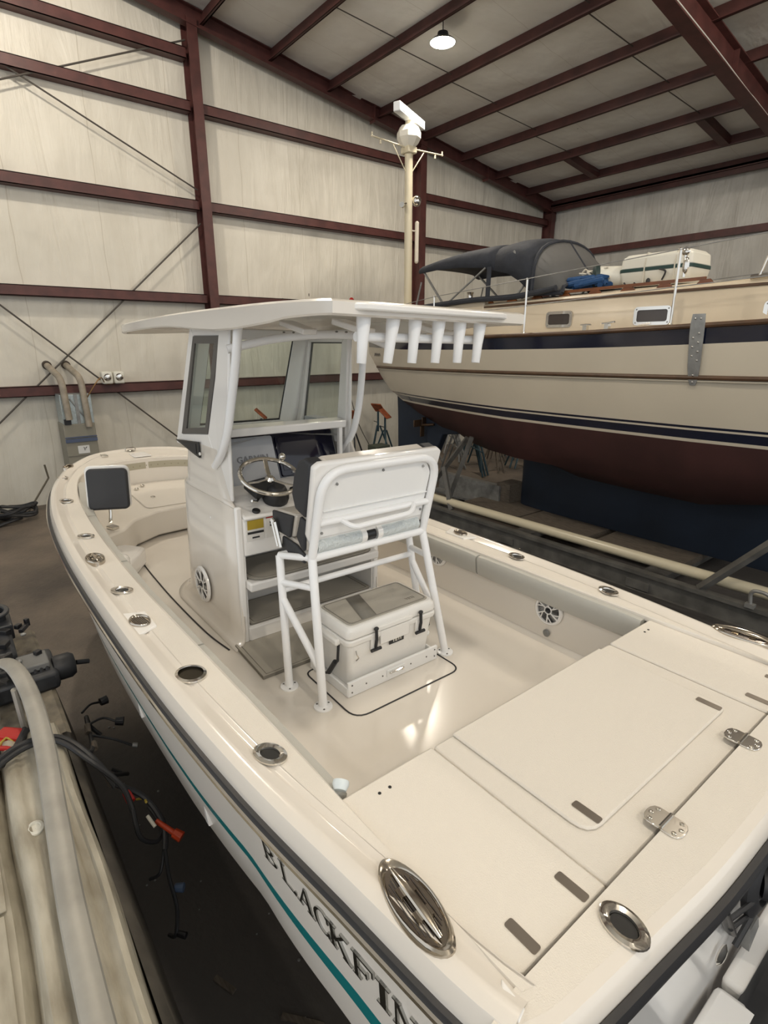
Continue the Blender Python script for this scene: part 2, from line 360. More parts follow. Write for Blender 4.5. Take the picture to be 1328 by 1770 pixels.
# interior frame rafter
m = ibeam(MB(), (5.57, -17.7, zpb(-17.7)-.50), (5.57, RY, zpb(RY)-.36), 0.26, 0.48, 0.02, (1, 0, 0), (0, 0, 1))
for y in (-12.6, -8.0): m.box(5.46, 5.68, y-.01, y+.01, zpb(y)-.42, zpb(y)+.02)
struct(m.build('trim_7', STL, smooth=False))
m = MB(); m.tube(smooth_path([(5.46, y, zpb(y)-.37-.1*max(0, (-y-9)/9)+.012*sin(y*3)) for y in (-17.2, -15, -13.6, -13.2, -11.8, -10.4, -8.6, -5)]), .009, 6)
tag(m.build('electric_cable', OFFW), 'pale cable running along the bottom flange of the dark red roof beam', 'cable')
m = ibeam(MB(), (5.57, -17.55, 0), (5.57, -17.55, 7.35), 0.26, 0.3, 0.02, (1, 0, 0), (0, -1, 0)); struct(m.build('trim_8', STL, smooth=False))
for i, y in enumerate(PY):
    m = MB(); z = zpb(y)
    m.box(-8, 13.22, y-.012, y+.012, z, z+.22); m.box(-8, 13.22, y-.012, y+.07, z, z+.012); m.box(-8, 13.22, y+.05, y+.065, z, z+.03)
    if i == 0: m.box(-8, 13.22, y-.08, y+.012, z-.12, z+.1)
    struct(m.build('trim_%d' % (10+i), STLD, smooth=False))
k = 30
for x in (10.5, 7.0):
    m = MB(); m.ext([(x-.1, -16.19, zpb(-16.19)), (x+.1, -16.19, zpb(-16.19)), (x+.1, -16.19, zpb(-16.19)+.2), (x-.1, -16.19, zpb(-16.19)+.2)], (0, 1.5, .225))
    struct(m.build('trim_%d' % k, STLD, smooth=False)); k += 1
for x in (10.4, 7.02):
    for a, b in zip(PY[1:], PY[2:]):
        m = MB(); m.tube([(x, a, zpb(a)+.15), (x+.03, b+.02, zpb(b)+.03)], .011, 6); struct(m.build('trim_%d' % k, ROD)); k += 1
# girts
def girt(y0, y1, z, n):
    m = MB(); m.box(13.06, 13.3, y0, y1, z-.1, z-.085); m.box(13.06, 13.3, y0, y1, z+.085, z+.1); m.box(13.06, 13.075, y0, y1, z-.1, z+.1)
    struct(m.build('trim_%d' % n, STL, smooth=False))
n = 60
for z in (2.36, 4.24, 6.15, 8.0, 8.93): girt(-5.18, 9, z, n); n += 1
for z in (2.36, 4.24, 6.15, 8.0): girt(-11.5, -5.42, z, n); n += 1
for z in (2.36, 4.24, 6.12, 7.25): girt(-17.5, -11.74, z, n); n += 1
for z in (2.36, 4.3, 6.17):
    m = MB(); m.box(-8, 13.0, -17.8, -17.62, z-.09, z+.09); struct(m.build('trim_%d' % n, STL, smooth=False)); n += 1
# wind-bracing rods
for p, q, lab in (((13.12, -5.2, 6.46), (13.12, .8, 9.12), 'dark bracing rod sloping down from the top left to the column, upper one'), ((13.10, -5.2, 9.16), (13.10, .8, 6.53), 'dark bracing rod rising to the top of the first column'),
                  ((13.12, -5.2, 5.8), (13.12, .8, .3), 'bracing rod falling leftward from mid column toward the floor, lower crossing'), ((13.10, -5.15, .3), (13.10, .8, 5.8), 'bracing rod falling rightward behind the boat console, lower crossing')):
    m = MB(); m.tube([p, q], .017, 8); tag(m.build('bracing_rod', ROD), lab, 'rod')
m = MB(); m.tube([(13.12, -11.7, 7.0), (13.12, -5.4, 9.2)], .004, 6)
# lamps
for i, (x, y, z, p) in enumerate(LAMPS):
    lab = ['glowing round high-bay lamp hanging under the roof above the sailboat', 'high-bay lamp near the far wall above the furnace side', 'high-bay lamp hanging over the sailboat bow', 'high-bay lamp right above the stern of the white boat', 'rearmost high-bay lamp on the yacht side of the shed', 'rearmost high-bay lamp above the middle aisle', 'rearmost high-bay lamp at the left side of the shed'][i]
    t = thing('high_bay_lamp', (x, y, z+.2), lab, 'lamp', 'high-bay lamps under the roof')
    m = MB(); m.lathe([(.05, .16), (.10, .14), (.12, .05), (.21, .02), (.255, -.02), (.25, -.03), (.2, -.01)], (0, 0, 0), seg=24); m.tube([(0, 0, .16), (0, 0, ztop(y)-z-.2 if y < 1 else 1.0)], .01, 6); m.build('lamp_housing', BLK, t)
    m = MB(); m.lathe([(.001, -.05), (.12, -.046), (.22, -.035), (.24, -.025), (.001, -.024)], (0, 0, 0), seg=24); m.build('lamp_lens', emis('lamp_lens_glow', (1.0, .86, .62), 60), t)
    ld = bpy.data.lights.new('lamp_light', 'AREA' if i == 0 else 'POINT'); ld.energy = p*(.6 if i == 0 else 1); ld.color = LAMP_COL
    if i == 0: ld.shape = 'DISK'; ld.size = .44
    else: ld.shadow_soft_size = 0.14
    lo = bpy.data.objects.new('lamp_light', ld); COL.objects.link(lo); lo.location = (0, 0, -.16 if True else 0); lo.parent = t
# furnace on the far wall
t = thing('wall_furnace', (12.9, -2.1, 0), 'beige furnace with galvanised top and two flue pipes by the far wall', 'furnace')
m = MB(); m.box(-.32, .3, -.29, .29, .45, 1.72); m.build('cabinet', BEIGE, t, bevel=.012)
m = MB(); m.box(-.35, -.32, -.29, .29, 1.36, 1.43); m.box(-.35, -.32, -.29, .29, 1.45, 1.47); m.build('stripe_band', mat('slate_blue_band', (.07, .09, .15), .4), t)
m = MB(); m.box(-.335, -.32, -.29, .29, 1.08, 1.085); m.box(-.335, -.32, -.29, .29, .72, .725); m.build('door_seam', SEAM, t)
m = MB(); m.box(-.328, -.32, -.12, .09, 1.12, 1.28); m.build('rating_sticker', mat('sticker_paper', (.62, .62, .60), .5), t)
m = MB(); m.tube([(-.331, -.045, 1.22), (-.331, -.075, 1.25)], .006, 5); m.tube([(-.331, -.015, 1.25), (-.331, -.03, 1.22), (-.331, -.03, 1.18)], .006, 5); m.build('sticker_mark', BLKR, t)
GALVB = mat('bright_galvanised_sheet', (.50, .56, .56), .35, .55, var=.25, vscale=25)
m = MB(); m.box(-.3, .26, -.29, .27, 1.72, 2.3); m.build('sheet_metal_plenum', GALVB, t, bevel=.006)
m = MB(); m.tube([(-.308, .10, 2.22), (-.308, -.16, 1.78)], .014, 6); m.box(-.32, -.3, -.04, .02, 1.72, 2.3); m.build('plenum_brace', GALV, t)
for y, z0 in ((.2, 1.82), (-.14, 1.66)):
    m = MB(); m.tube(arcpts([(-.38, y-.03, z0), (-.38, y+.0, 2.62), (.42, y+.1, 2.86)], .2, 6), .062, 14); m.build('flue_pipe', PVC, t)
    m = MB(); m.tube([(.36, y+.092, 2.842), (.42, y+.1, 2.86)], .085, 14); m.build('wall_collar', mat('dark_pipe_collar', (.06, .045, .035), .6), t)
m = MB(); m.box(-.36, -.26, .14, .26, 1.72, 1.83); m.build('pipe_adapter', BLK, t)
m = MB(); m.tube(smooth_path([(-.3, -.2, 2.2), (-.34, -.5, 2.6), (.1, -.7, 2.45), (.16, -.95, 2.48)]), .012, 6); m.build('gas_line', mat('brass_pipe', (.25, .14, .05), .4, .5), t)
# twin emergency light on the girt
t = thing('emergency_light', (12.98, -2.93, 2.46), 'twin-headed white emergency lights standing on the girt right of the furnace', 'light')
for y in (-.115, .115):
    m = MB(); m.box(-.12, .1, y-.105, y+.105, 0, .25); hb = m.build('lamp_box', OFFW, t, bevel=.03)
    m = MB(); m.lathe([(.001, .0), (.075, .0), (.085, -.012), (.06, .02), (.001, .03)], (-.125, y, .13), (-1, 0, 0), 16); m.build('lamp_reflector', CHR, hb)
# dark cables/tarps heap far left and a broom lean
t = thing('cable_heap', (12.4, -.55, 0), 'heap of black hoses and cables on the floor against the far wall', 'hoses')
rr = random.Random(3)
for j in range(7):
    cx, cy = rr.uniform(-.2, .2), rr.uniform(-.25, .35)
    pts = [(cx+.25*cos(a)*rr.uniform(.7, 1.2), cy+.33*sin(a)*rr.uniform(.7, 1.2), .05+.035*j+.04*sin(a*2+j)) for a in [k*.55 for k in range(13)]]
    m = MB(); m.tube(smooth_path(pts, 4), .028, 7); m.build('hose_coil', BLKR, t)
m = MB(); m.box(-.35, .1, .1, .9, 0, .12); m.build('dark_base', GREYM, t, bevel=.03)
m = MB(); m.ell((-.2, .15, .26), (.07, .1, .05)); m.build('pale_fitting', GALV, t)
t = MB(); t.tube([(12.7, -.95, .02), (13.0, -1.45, .62), (13.0, -1.42, .9)], .02, 6); tag(t.build('bent_pipe', mat('brown_pipe', (.10, .085, .06), .6)), 'thin bent brown pipe leaning on the wall beside the hoses', 'pipe')
# ================= centre console boat =================
a_, b_, c_ = radians(.42), radians(.26), radians(.85)
Rz = Matrix(((cos(a_), -sin(a_), 0), (sin(a_), cos(a_), 0), (0, 0, 1)))
Ry = Matrix(((cos(b_), 0, -sin(b_)), (0, 1, 0), (sin(b_), 0, cos(b_))))
Rx = Matrix(((1, 0, 0), (0, cos(c_), -sin(c_)), (0, sin(c_), cos(c_))))
BR = Rz@Ry@Rx
BL = Vector((0, 0, 3.25))-BR@Vector((0, 1.885, 1.9))
boat = thing('center_console_boat', (0, 0, 0), 'large white centre console fishing boat with hardtop filling the middle of the shed', 'boat')
BM4 = BR.to_4x4(); BM4.translation = BL; boat.matrix_world = BM4
def w2b(p): return BR.transposed()@(Vector(p)-BL)
WT = [(.455, 1.150), (.60, 1.18), (.95, 1.22), (1.57, 1.29), (2.5, 1.335), (4, 1.34), (5.08, 1.29), (5.8, 1.2), (6.3, 1.09), (6.83, .9), (7.2, .69), (7.42, .5), (7.53, .25), (7.57, 0)]
IT = [(.50, 1.055), (1.6, 1.05), (2.5, 1.06), (3.35, 1.07), (4.15, 1.06), (4.95, 1.03), (5.6, .98), (6.2, .88), (6.6, .74), (6.85, .5), (6.95, .25), (6.98, 0)]
def gz(x): return .47+(.13*((x-3)/4.5)**2 if x > 3 else 0)
def curve(tab, x0=None):
    P = [Vector((x, y, 0)) for x, y in tab]
    P = smooth_path(P, 8)
    return P
def resample(P, n, wts=None):
    L = [0]
    for a, b in zip(P, P[1:]): L.append(L[-1]+(b-a).length)
    out = []
    for i in range(n):
        t = L[-1]*i/(n-1)
        for k in range(len(L)-1):
            if t <= L[k+1]+1e-9:
                u = (t-L[k])/max(1e-9, L[k+1]-L[k]); out.append(P[k].lerp(P[k+1], u)); break
    return out
NO = 90
def half(tab, z=None, off=0.0):
    P = resample(curve(tab), NO)
    if off:
        Q = []
        for i, p in enumerate(P):
            t = (P[min(i+1, NO-1)]-P[max(i-1, 0)]).normalized(); nrm = Vector((-t.y, t.x, 0))
            if i == NO-1: nrm = Vector((1, 0, 0))
            elif nrm.dot(Vector((p.x-3 if p.x > 6.5 else 0, p.y, 0))) < 0: nrm = -nrm
            q = p+nrm*off
            if q.y < 0: q.y = 0
            Q.append(q)
        P = Q
    return P
def ring(tab, zf, off=0.0, cut=None):
    """port half then mirrored starboard half -> one open loop running aft port, bow, aft starboard"""
    P = half(tab, off=off)
    R_ = [Vector((p.x, p.y, zf(p.x))) for p in P]
    return R_+[Vector((p.x, -p.y, p.z)) for p in R_[-2::-1]]
Z = lambda d: (lambda x: gz(x)+d)
# aft end of the inner loops kept parallel with the outer ones by a joint blend
def blend(A, B_, t, dz=0): return [a.lerp(b, t)+Vector((0, 0, dz)) for a, b in zip(A, B_)]
O_ = ring(WT, Z(0)); I_ = ring(IT, Z(0))
# gunwale cap moulding (outer roll, shallow channel, flat nonskid, inner lip)
ITq = IT
O2 = ring(WT, Z(0), off=-.13)
O3 = ring(WT, Z(0), off=-.10)
rows = [ring(WT, Z(-.10), off=.0), ring(WT, Z(-.06), off=.004), ring(WT, Z(-.025), off=-.004), ring(WT, Z(.006), off=-.018), ring(WT, Z(.017), off=-.040), ring(WT, Z(.020), off=-.058), ring(WT, Z(.019), off=-.066), ring(WT, Z(-.004), off=-.108), ring(WT, Z(-.004), off=-.122), ring(WT, Z(.003), off=-.134)]
O2 = ring(WT, Z(0), off=-.14); flat = [blend(O2, I_, t, .003) for t in (0, .03, .5, .9)]
lip = [blend(O2, I_, 1, -.004), blend(O2, I_, 1, -.03)]
m = MB(); m.loft(rows+[ring(WT, Z(.003), off=-.142)], closed=False); gun = m.build('gunwale_edge', GEL, boat)
m = MB(); m.loft(flat, closed=False); m.build('gunwale_deck', SKID, boat)
# inner wall of the cockpit down to the sole
foot_t = [(x, y) for x, y in ((.52, 1.075), (1.6, 1.07), (2.5, 1.06), (3.35, 1.05), (4.15, 1.02), (4.95, .93), (5.5, .78), (5.9, .6), (6.1, .4), (6.2, .2), (6.22, 0))]
wall_t = [(.52, 1.085), (1.6, 1.08), (2.5, 1.09), (3.35, 1.10), (4.15, 1.08), (4.95, 1.04), (5.6, .98), (6.2, .88), (6.6, .74), (6.85, .5), (6.95, .25), (6.98, 0)]
wl = ring(wall_t, Z(-.035)); wl2 = ring(wall_t, lambda x: .30); ft = ring([(x, y-.0) for x, y in wall_t], lambda x: .03); ft2 = ring([(x, y-.03) for x, y in wall_t], lambda x: 0.0)
m = MB(); m.loft([flat[-1]]+lip+[wl, wl2, ft, ft2], closed=False); m.build('cockpit_liner', GEL, boat)
m = MB(); fr = ring([(x, y-.02) for x, y in wall_t], lambda x: 0.0)
n_ = len(fr); m.add(fr+[Vector((p.x, 0, 0)) for p in fr], [(i, i+1, n_+i+1, n_+i) for i in range(n_-1)]); m.build('cockpit_sole', GEL, boat)
# transom deck
m = MB()
tr = [(0.47, 1.155), (.44, 1.12), (.415, 1.06), (.40, .98), (.37, .65), (.345, .35), (.335, 0)]
trf = [Vector((x, y, 0)) for x, y in smooth_path([(x, y, 0) for x, y in tr], 3) for _ in (0,)] if False else [Vector(p) for p in smooth_path([(x, y, 0) for x, y in tr], 4)]
trf = trf+[Vector((p.x, -p.y, 0)) for p in trf[-2::-1]]
def trow(dx, z, s=1.0): return [Vector((p.x+dx, p.y*s, z)) for p in trf]
m.loft([trow(-.03, .37), trow(-.028, .41), trow(-.018, .45), trow(0, .468), trow(.03, .473)], closed=False)
ts = m.build('transom_edge', GEL, boat)
HX = .519                                # seam between the hinged aft deck and the fixed transom deck
m = MB(); A = trow(.03, .473); Bq = [Vector((HX-.004, max(-1.06, min(1.06, p.y*1.0)), .472)) for p in A]
m.loft([A, Bq], closed=False); m.build('transom_deck', SKID, boat)
# hull: side, chine, bottom
OB = ring(WT, Z(-.075), off=-.012)
def hrow(k, z, xs=0.0):
    out = []
    for p in OB:
        bow = max(0, (p.x-4.6)/3.0); KK = .02+.18*min(1, max(0, (p.x-.5)/1.2))
        zz = (z(p.x) if callable(z) else z)+bow*bow*.22
        inn = (k*KK*(p.z-zz) if p.x < 4.6 else (.2+.35*bow)*(p.z-zz)*k)
        f = max(0, 1-inn/max(.05, abs(p.y))) if p.x < 7 else max(0, 1-inn/.7)
        out.append(Vector((p.x-(max(0, p.x-6.2))*.55*(p.z-zz), p.y*f, zz)))
    return out
def aftcut(rr): return rr
STT = lambda x: interp(x, [(.2, .04), (1.0, -.0), (1.3, -.03), (1.65, -.06), (2.2, -.145), (2.7, -.19), (4, -.21)])
H0, H1, H2a, H2b, H3, H4 = OB, hrow(1, .12), hrow(1, STT), hrow(1, lambda x: STT(x)-interp(x, [(1, .075), (2, .06), (4, .035)])), hrow(1, lambda x: interp(x, [(.2, -.20), (1.1, -.24), (1.75, -.37), (2.5, -.48), (4, -.52)])), None
m = MB(); m.loft([H0, H1, H2a], closed=False); m.build('hull_side', HULLW, boat)
m = MB(); m.loft([H2a, H2b], closed=False); m.build('accent_stripe', TEAL, boat)
H3c = [Vector((p.x, p.y*.93, p.z-.03)) for p in H3]
H4 = [Vector((p.x-.0, 0, -.92+max(0, (p.x-4.5)/3)**2*.5)) for p in H3]
m = MB(); m.loft([H2b, H3, H3c, H4], closed=False); m.build('hull_bottom', HULLW, boat)
# rub rail with steel insert, along the sheer and across the transom
RA = ring(WT, Z(-.085), off=.004); RA = RA[:]
tb = [Vector((p.x-.037, p.y, .385)) for p in trf]
path = tb[len(tb)//2:][::-1] if False else None
def railrow(dz, off): return ring(WT, Z(-.085+dz), off=off)
m = MB(); m.loft([railrow(.03, 0), railrow(.028, .018), railrow(.008, .024), railrow(-.008, .024), railrow(-.028, .018), railrow(-.03, 0)], closed=False)
T0 = lambda dz, o: [Vector((p.x-.03-o, p.y, .385+dz)) for p in trf]
m.loft([T0(.03, 0), T0(.028, .018), T0(.008, .024), T0(-.008, .024), T0(-.028, .018), T0(-.03, 0)], closed=False)
m.build('rub_rail', BLKR, boat)
m = MB(); m.loft([railrow(.010, .0235), railrow(.007, .031), railrow(-.007, .031), railrow(-.010, .0235)], closed=False)
m.build('rub_rail_insert', CHR, boat)
m = MB(); m.loft([railrow(-.034, -.004), railrow(-.036, .008), railrow(-.048, .008), railrow(-.05, -.006)], closed=False)
m.loft([T0(-.034, -.004), T0(-.036, .008), T0(-.048, .008), T0(-.05, -.006)], closed=False); m.build('rub_rail_trim', GEL, boat)
# transom face
m = MB(); m.loft([T0(0, -.01), [Vector((p.x+.02, p.y*.98, .1)) for p in trf], [Vector((p.x+.03, p.y*.94, -.3)) for p in trf], [Vector((p.x+.03, p.y*.88, -.6)) for p in trf]], closed=False)
m.build('transom', GELW, boat)
# aft deck with seams, centre hatch and port and starboard corner hatches
ZD = .455; FX = 1.243
def lid(pts, z0, z1): return MB().ext([(x, y, z0) for x, y in pts], (0, 0, z1-z0))
def roundpoly(pts, r, n=4):
    P = [Vector((x, y, 0)) for x, y in pts]; N_ = len(P); out = []
    for i in range(N_):
        a, b, c = P[i-1], P[i], P[(i+1) % N_]
        p1 = b+(a-b).normalized()*r[i]; p2 = b+(c-b).normalized()*r[i]
        if r[i] == 0: out.append((b.x, b.y)); continue
        for k in range(n+1):
            t = k/n; q = (1-t)**2*p1+2*t*(1-t)*b+t*t*p2; out.append((q.x, q.y))
    return out
m = MB(); m.box(HX-.02, FX+.0, -1.10, 1.10, .30, ZD-.028); m.box(FX-.05, FX, -1.08, 1.08, 0, ZD-.028); m.build('aft_deck_base', GEL, boat)
PW = .628
pl = roundpoly([(FX, PW+.004), (FX, 1.052), (HX+.006, 1.052), (HX+.006, PW+.004)], [.012, .012, .055, .012])
sl = roundpoly([(FX, -PW-.004), (HX+.006, -PW-.004), (HX+.006, -1.052), (FX, -1.052)], [.012, .012, .055, .012])
cl = roundpoly([(FX, PW-.002), (HX+.006, PW-.002), (HX+.006, -PW+.002), (FX, -PW+.002)], [.02, .012, .012, .02])
hp = lid(pl, ZD-.03, ZD).build('port_deck_hatch', SKID, boat, bevel=.008)
hs = lid(sl, ZD-.03, ZD).build('starboard_deck_hatch', SKID, boat, bevel=.008)
hc = lid(cl, ZD-.03, ZD-.004).build('hinged_deck_frame', SKID, boat, bevel=.008)
ch = roundpoly([(FX-.002, .525), (.645, .525), (.645, -.525), (FX-.002, -.525)], [.01, .07, .05, .01])
hl = lid(ch, ZD-.004, ZD+.010).build('centre_hatch_lid', SKID, boat, bevel=.007)
def latch(p, x, y, z, ang=0):
    m = MB(); P = [Matrix.Rotation(ang, 3, 'Z')@Vector((a, b, 0))+Vector((x, y, z)) for a, b in rrect(.098, .030, .006, 2)]
    m.ext(P, (0, 0, .0035)); o = m.build('flush_latch', CHRD if False else LAT, p)
LAT = mat('brushed_latch_steel', (.30, .265, .23), .3, .85)
latch(hp, .585, .935, ZD, 0); latch(hp, .585, .715, ZD, 0); latch(hl, .70, .455, ZD+.010); latch(hl, .70, -.475, ZD+.010); latch(hs, .585, -.70, ZD, 0); latch(hs, .585, -.935, ZD, 0)
for x, y in ((FX-.06, .93), (FX-.06, .885), (FX-.055, -.93), (FX-.055, -.89)):
    m = MB(); m.lathe([(.001, 0), (.006, 0), (.006, .002), (.001, .0025)], (x, y, ZD), seg=8); m.build('drain_hole', HOLE, hp if y > 0 else hs)
def hinge(y):
    m = MB()
    for s in (-1, 1):
        pts = [(HX+s*(.003+(a+.0275)), y+b, ZD+.017) for a, b in [(-.0275, -.043), (.008, -.043), (.022, -.036), (.030, -.02), (.032, 0), (.030, .02), (.022, .036), (.008, .043), (-.0275, .043)]]
        m.ext(pts if s > 0 else pts[::-1], (0, 0, .007))
    o = m.build('deck_hinge', CHR, boat, bevel=.002)
    m = MB(); m.tube([(HX, y-.04, ZD+.024), (HX, y+.04, ZD+.024)], .007, 8)
    for s in (-1, 1):
        for dy in (-.028, .028, 0): m.ell((HX+s*(.038 if dy else .048), y+dy, ZD+.025), (.008, .008, .004), 8, 5)
    m.build('hinge_knuckle', CHR, o)
hinge(.302); hinge(-.326)
# chocks, cleats, rod holders, cup rings on the gunwale
def flush_ring(name, x, y, z, a, b, hole, yaw=0, mt=None, tilt=(0, 0, 1), depth=.05, holem=None):
    d = (cos(yaw), sin(yaw), 0)
    m = MB(); m.lathe([(.92, -.004), (1.0, 0), (.985, .006), (.80, .010), (hole+.06, .006), (hole, -.006), (hole*.97, -depth)], (x, y, z), tilt, 28)
    # scale the unit rings to the ellipse
    o_ = Vector((x, y, z)); dx = Vector(d); dy = Vector((-dx.y, dx.x, 0)); nv = []
    tn = Vector(tilt).normalized()
    for v in m.v:
        q = Vector(v)-o_; h = q.dot(tn); q2 = q-tn*h
        nv.append(tuple(o_+dx*q2.dot(dx)*a+dy*q2.dot(dy)*b+tn*(h)))
    m.v = nv; o = m.build(name, mt or CHR, boat)
    m2 = MB(); m2.lathe([(.001, -.0), (hole*1.02*1.0, -.0), (hole*1.0, -.004)], (x, y, z-.001), tilt, 24)
    nv = []
    for v in m2.v:
        q = Vector(v)-o_; h = q.dot(tn); q2 = q-tn*h
        nv.append(tuple(o_+dx*q2.dot(dx)*a+dy*q2.dot(dy)*b+tn*h))
    m2.v = nv; m2.build('opening', holem or HOLE, o); return o
zf = .474
for (x, y, yaw) in ((1.555, 1.145, .35), (3.36, 1.19, .6), (4.52, 1.15, .5), (.43, .72, -.15)):
    flush_ring('rod_holder', x, y, gz(x)+.006, .072 if x > .5 else .07, .05, .52, yaw)
for (x, y, yaw) in ((1.56, -1.165, -.35), (2.28, -1.185, -.3), (3.36, -1.20, -.4)):
    flush_ring('rod_holder', x, y, gz(x)+.012, .07, .05, .52, yaw)
flush_ring('cup_holder', 2.235, 1.185, gz(2.2)+.006, .078, .066, .9, .2, depth=.09, holem=mat('dark_cup_well', (.05, .043, .03), .25, .8))
CLM = mat('recessed_cleat_steel', (.50, .45, .38), .16, 1.0)
def oval_cup(name, x, y, a, b, yaw, cleat=True, z=None):
    z = gz(x)+.019 if z is None else z
    dx = Vector((cos(yaw), sin(yaw), 0)); dy = Vector((-dx.y, dx.x, 0)); o0 = Vector((x, y, z))
    def rr(s, h): return [o0+dx*(a*s*cos(2*pi*k/32))*(abs(cos(2*pi*k/32))**.08 if True else 1)+dy*(b*s*sin(2*pi*k/32))+Vector((0, 0, h)) for k in range(32)]
    m = MB(); m.loft([rr(1.02, -.024), rr(1.0, 0), rr(.99, .006), rr(.93, .011), rr(.86, .008), rr(.80, .001), rr(.5, -.0), rr(.02, -.0)][::-1], True, True)
    o = m.build(name, CLM, boat)
    m = MB()
    if cleat:
        m.tube([o0+dx*(-.72*a)+Vector((0, 0, .012)), o0+dx*(-.3*a)+Vector((0, 0, .02)), o0+dx*(.3*a)+Vector((0, 0, .02)), o0+dx*(.72*a)+Vector((0, 0, .012))], [.004, .010, .010, .004], 8, flat=(.8, 1.3))
        m.box(0, 0, 0, 0, 0, 0) if False else None
        for s in (-1, 1): m.obox(o0+dx*(s*.25*a)+Vector((0, 0, .008)), (.03, .05, .012), Matrix.Rotation(yaw, 3, 'Z'))
        m.build('cleat_horn', CLM, o)
        m = MB()
        for k in range(-4, 5):
            l_ = a*.62*(1-(k/6.0)**2)**.5; m.tube([o0-dx*l_+dy*(b*.14*k)+Vector((0, 0, .002)), o0+dx*l_+dy*(b*.14*k)+Vector((0, 0, .002))], .0016, 5)
        m.build('cup_ribs', CHRD, o)
    else:
        for k in range(-3, 4):
            l_ = a*.7*(1-(k/4.5)**2)**.5; m.tube([o0-dx*l_+dy*(b*.18*k)+Vector((0, 0, .003)), o0+dx*l_+dy*(b*.18*k)+Vector((0, 0, .003))], .0016, 5)
        m.build('lens_rib', CHRD, o)
    return o
oval_cup('mooring_cleat', .80, 1.115, .155, .062, -.10)
oval_cup('mooring_cleat', .82, -1.20, .155, .062, .10)
oval_cup('mooring_cleat', 3.97, 1.205, .105, .06, .0)
oval_cup('navigation_light_cover', 2.87, 1.225, .075, .052, .15, False, .489)
oval_cup('navigation_light_cover', 2.87, -1.225, .07, .045, -.15, False, .489)
oval_cup('mooring_cleat', 6.88, .84, .09, .045, -.6)
oval_cup('mooring_cleat', 6.86, -.86, .09, .045, .6)
flush_ring('rod_holder', 5.6, 1.09, gz(5.6)+.006, .085, .05, .6, .3)
flush_ring('rod_holder', 6.48, .97, gz(6.48)+.006, .075, .05, .6, .3)
flush_ring('rod_holder', .43, -.72, gz(.4)+.006, .07, .05, .52, .15)
# small white moulded step beside the navigation light
for s in (1, -1):
    m = MB(); m.ext([(2.72, s*1.285, .47), (3.03, s*1.285, .47), (2.99, s*1.20, .47), (2.98, s*1.165, .47), (2.78, s*1.165, .47)], (0, 0, .016)); m.build('light_pedestal', GELW, boat, bevel=.004)
# coaming bolsters
def bolster(x0, x1, s, zz0=.30, zz1=.462):
    m = MB(); rings = []; n = 16
    for i in range(n+1):
        x = x0+(x1-x0)*i/n; y0 = interp(x, wall_t); z1 = gz(x)-.012; z0 = z1-.165
        # tangent normal approx = inward
        e = .004 if i in (0, n) else 0
        rings.append([Vector((x, s*(y0-d), z)) for d, z in ((.0, z0+e), (.045, z0+.004+e), (.062, z0+.03), (.072, z0+.09), (.078, z1-.025), (.068, z1-.006-e), (.0, z1-e))])
    m.loft(rings, True, True); return m.build('coaming_bolster', GREYV, boat, sharp=50)
for s in (1, -1):
    bolster(1.27, 2.5, s); bolster(2.515, 3.9, s); bolster(3.92, 5.1, s); bolster(5.115, 6.3, s)
# speakers
def speaker(o, nrm, r=.105, up_=(0, 0, 1), parent=None, spin=0.0):
    parent = parent or boat
    m = MB(); n = Vector(nrm).normalized(); o = Vector(o)
    m.lathe([(r*.80, .004), (r*.82, .016), (r*.93, .016), (r, .008), (r*1.01, 0), (r*.8, 0)], o, n, 36); sp = m.build('speaker', GELW, parent)
    m = MB(); m.lathe([(.001, .004), (r*.82, .004), (r*.82, .001), (.001, .001)], o, n, 24); m.build('speaker_cone', BLK, sp)
    u = Vector(up_); u = (u-n*u.dot(n)).normalized(); v = n.cross(u)
    m = MB()
    for k in range(6):
        a = 2*pi*k/6+spin; d = u*cos(a)+v*sin(a); e = u*cos(a+.42)+v*sin(a+.42)
        m.tube([o+d*r*.22+n*.013, o+d*r*.5+n*.014, o+d*r*.84+n*.013], .0052, 6); m.tube([o+d*r*.42+n*.013, o+e*r*.84+n*.013], .0045, 6)
    m.torus(o+n*.012, r*.24, .005, n, 20, 6); m.build('speaker_grille', GELW, sp)
    m = MB(); m.ell(o+n*.01, (.02, .02, .012)); m.build('speaker_tweeter', BLKR, sp)
speaker((1.90, -1.075, .245), (0, 1, 0)); speaker((2.98, -1.09, .315), (0, 1, 0))
m = MB(); m.ext([(.545, 1.068, .47), (.52, 1.10, .47), (.462, 1.108, .466), (.472, 1.072, .466)], (0, 0, .012)); m.build('gunwale_end_cap', GELW, boat, bevel=.005)
m = MB(); m.lathe([(.001, 0), (.024, 0), (.026, .006), (.018, .011), (.001, .011)], (1.90, -1.075, .075), (0, 1, 0), 18); m.build('courtesy_light', GALV, boat)
m = MB(); m.lathe([(.001, .0), (.022, .0), (.03, .02), (.028, .032), (.001, .034)], (1.275, 1.03, .455), (.6, -.6, .5), 14); m.build('freshwater_fitting', mat('pale_blue_white_plastic', (.66, .72, .74), .3), boat)
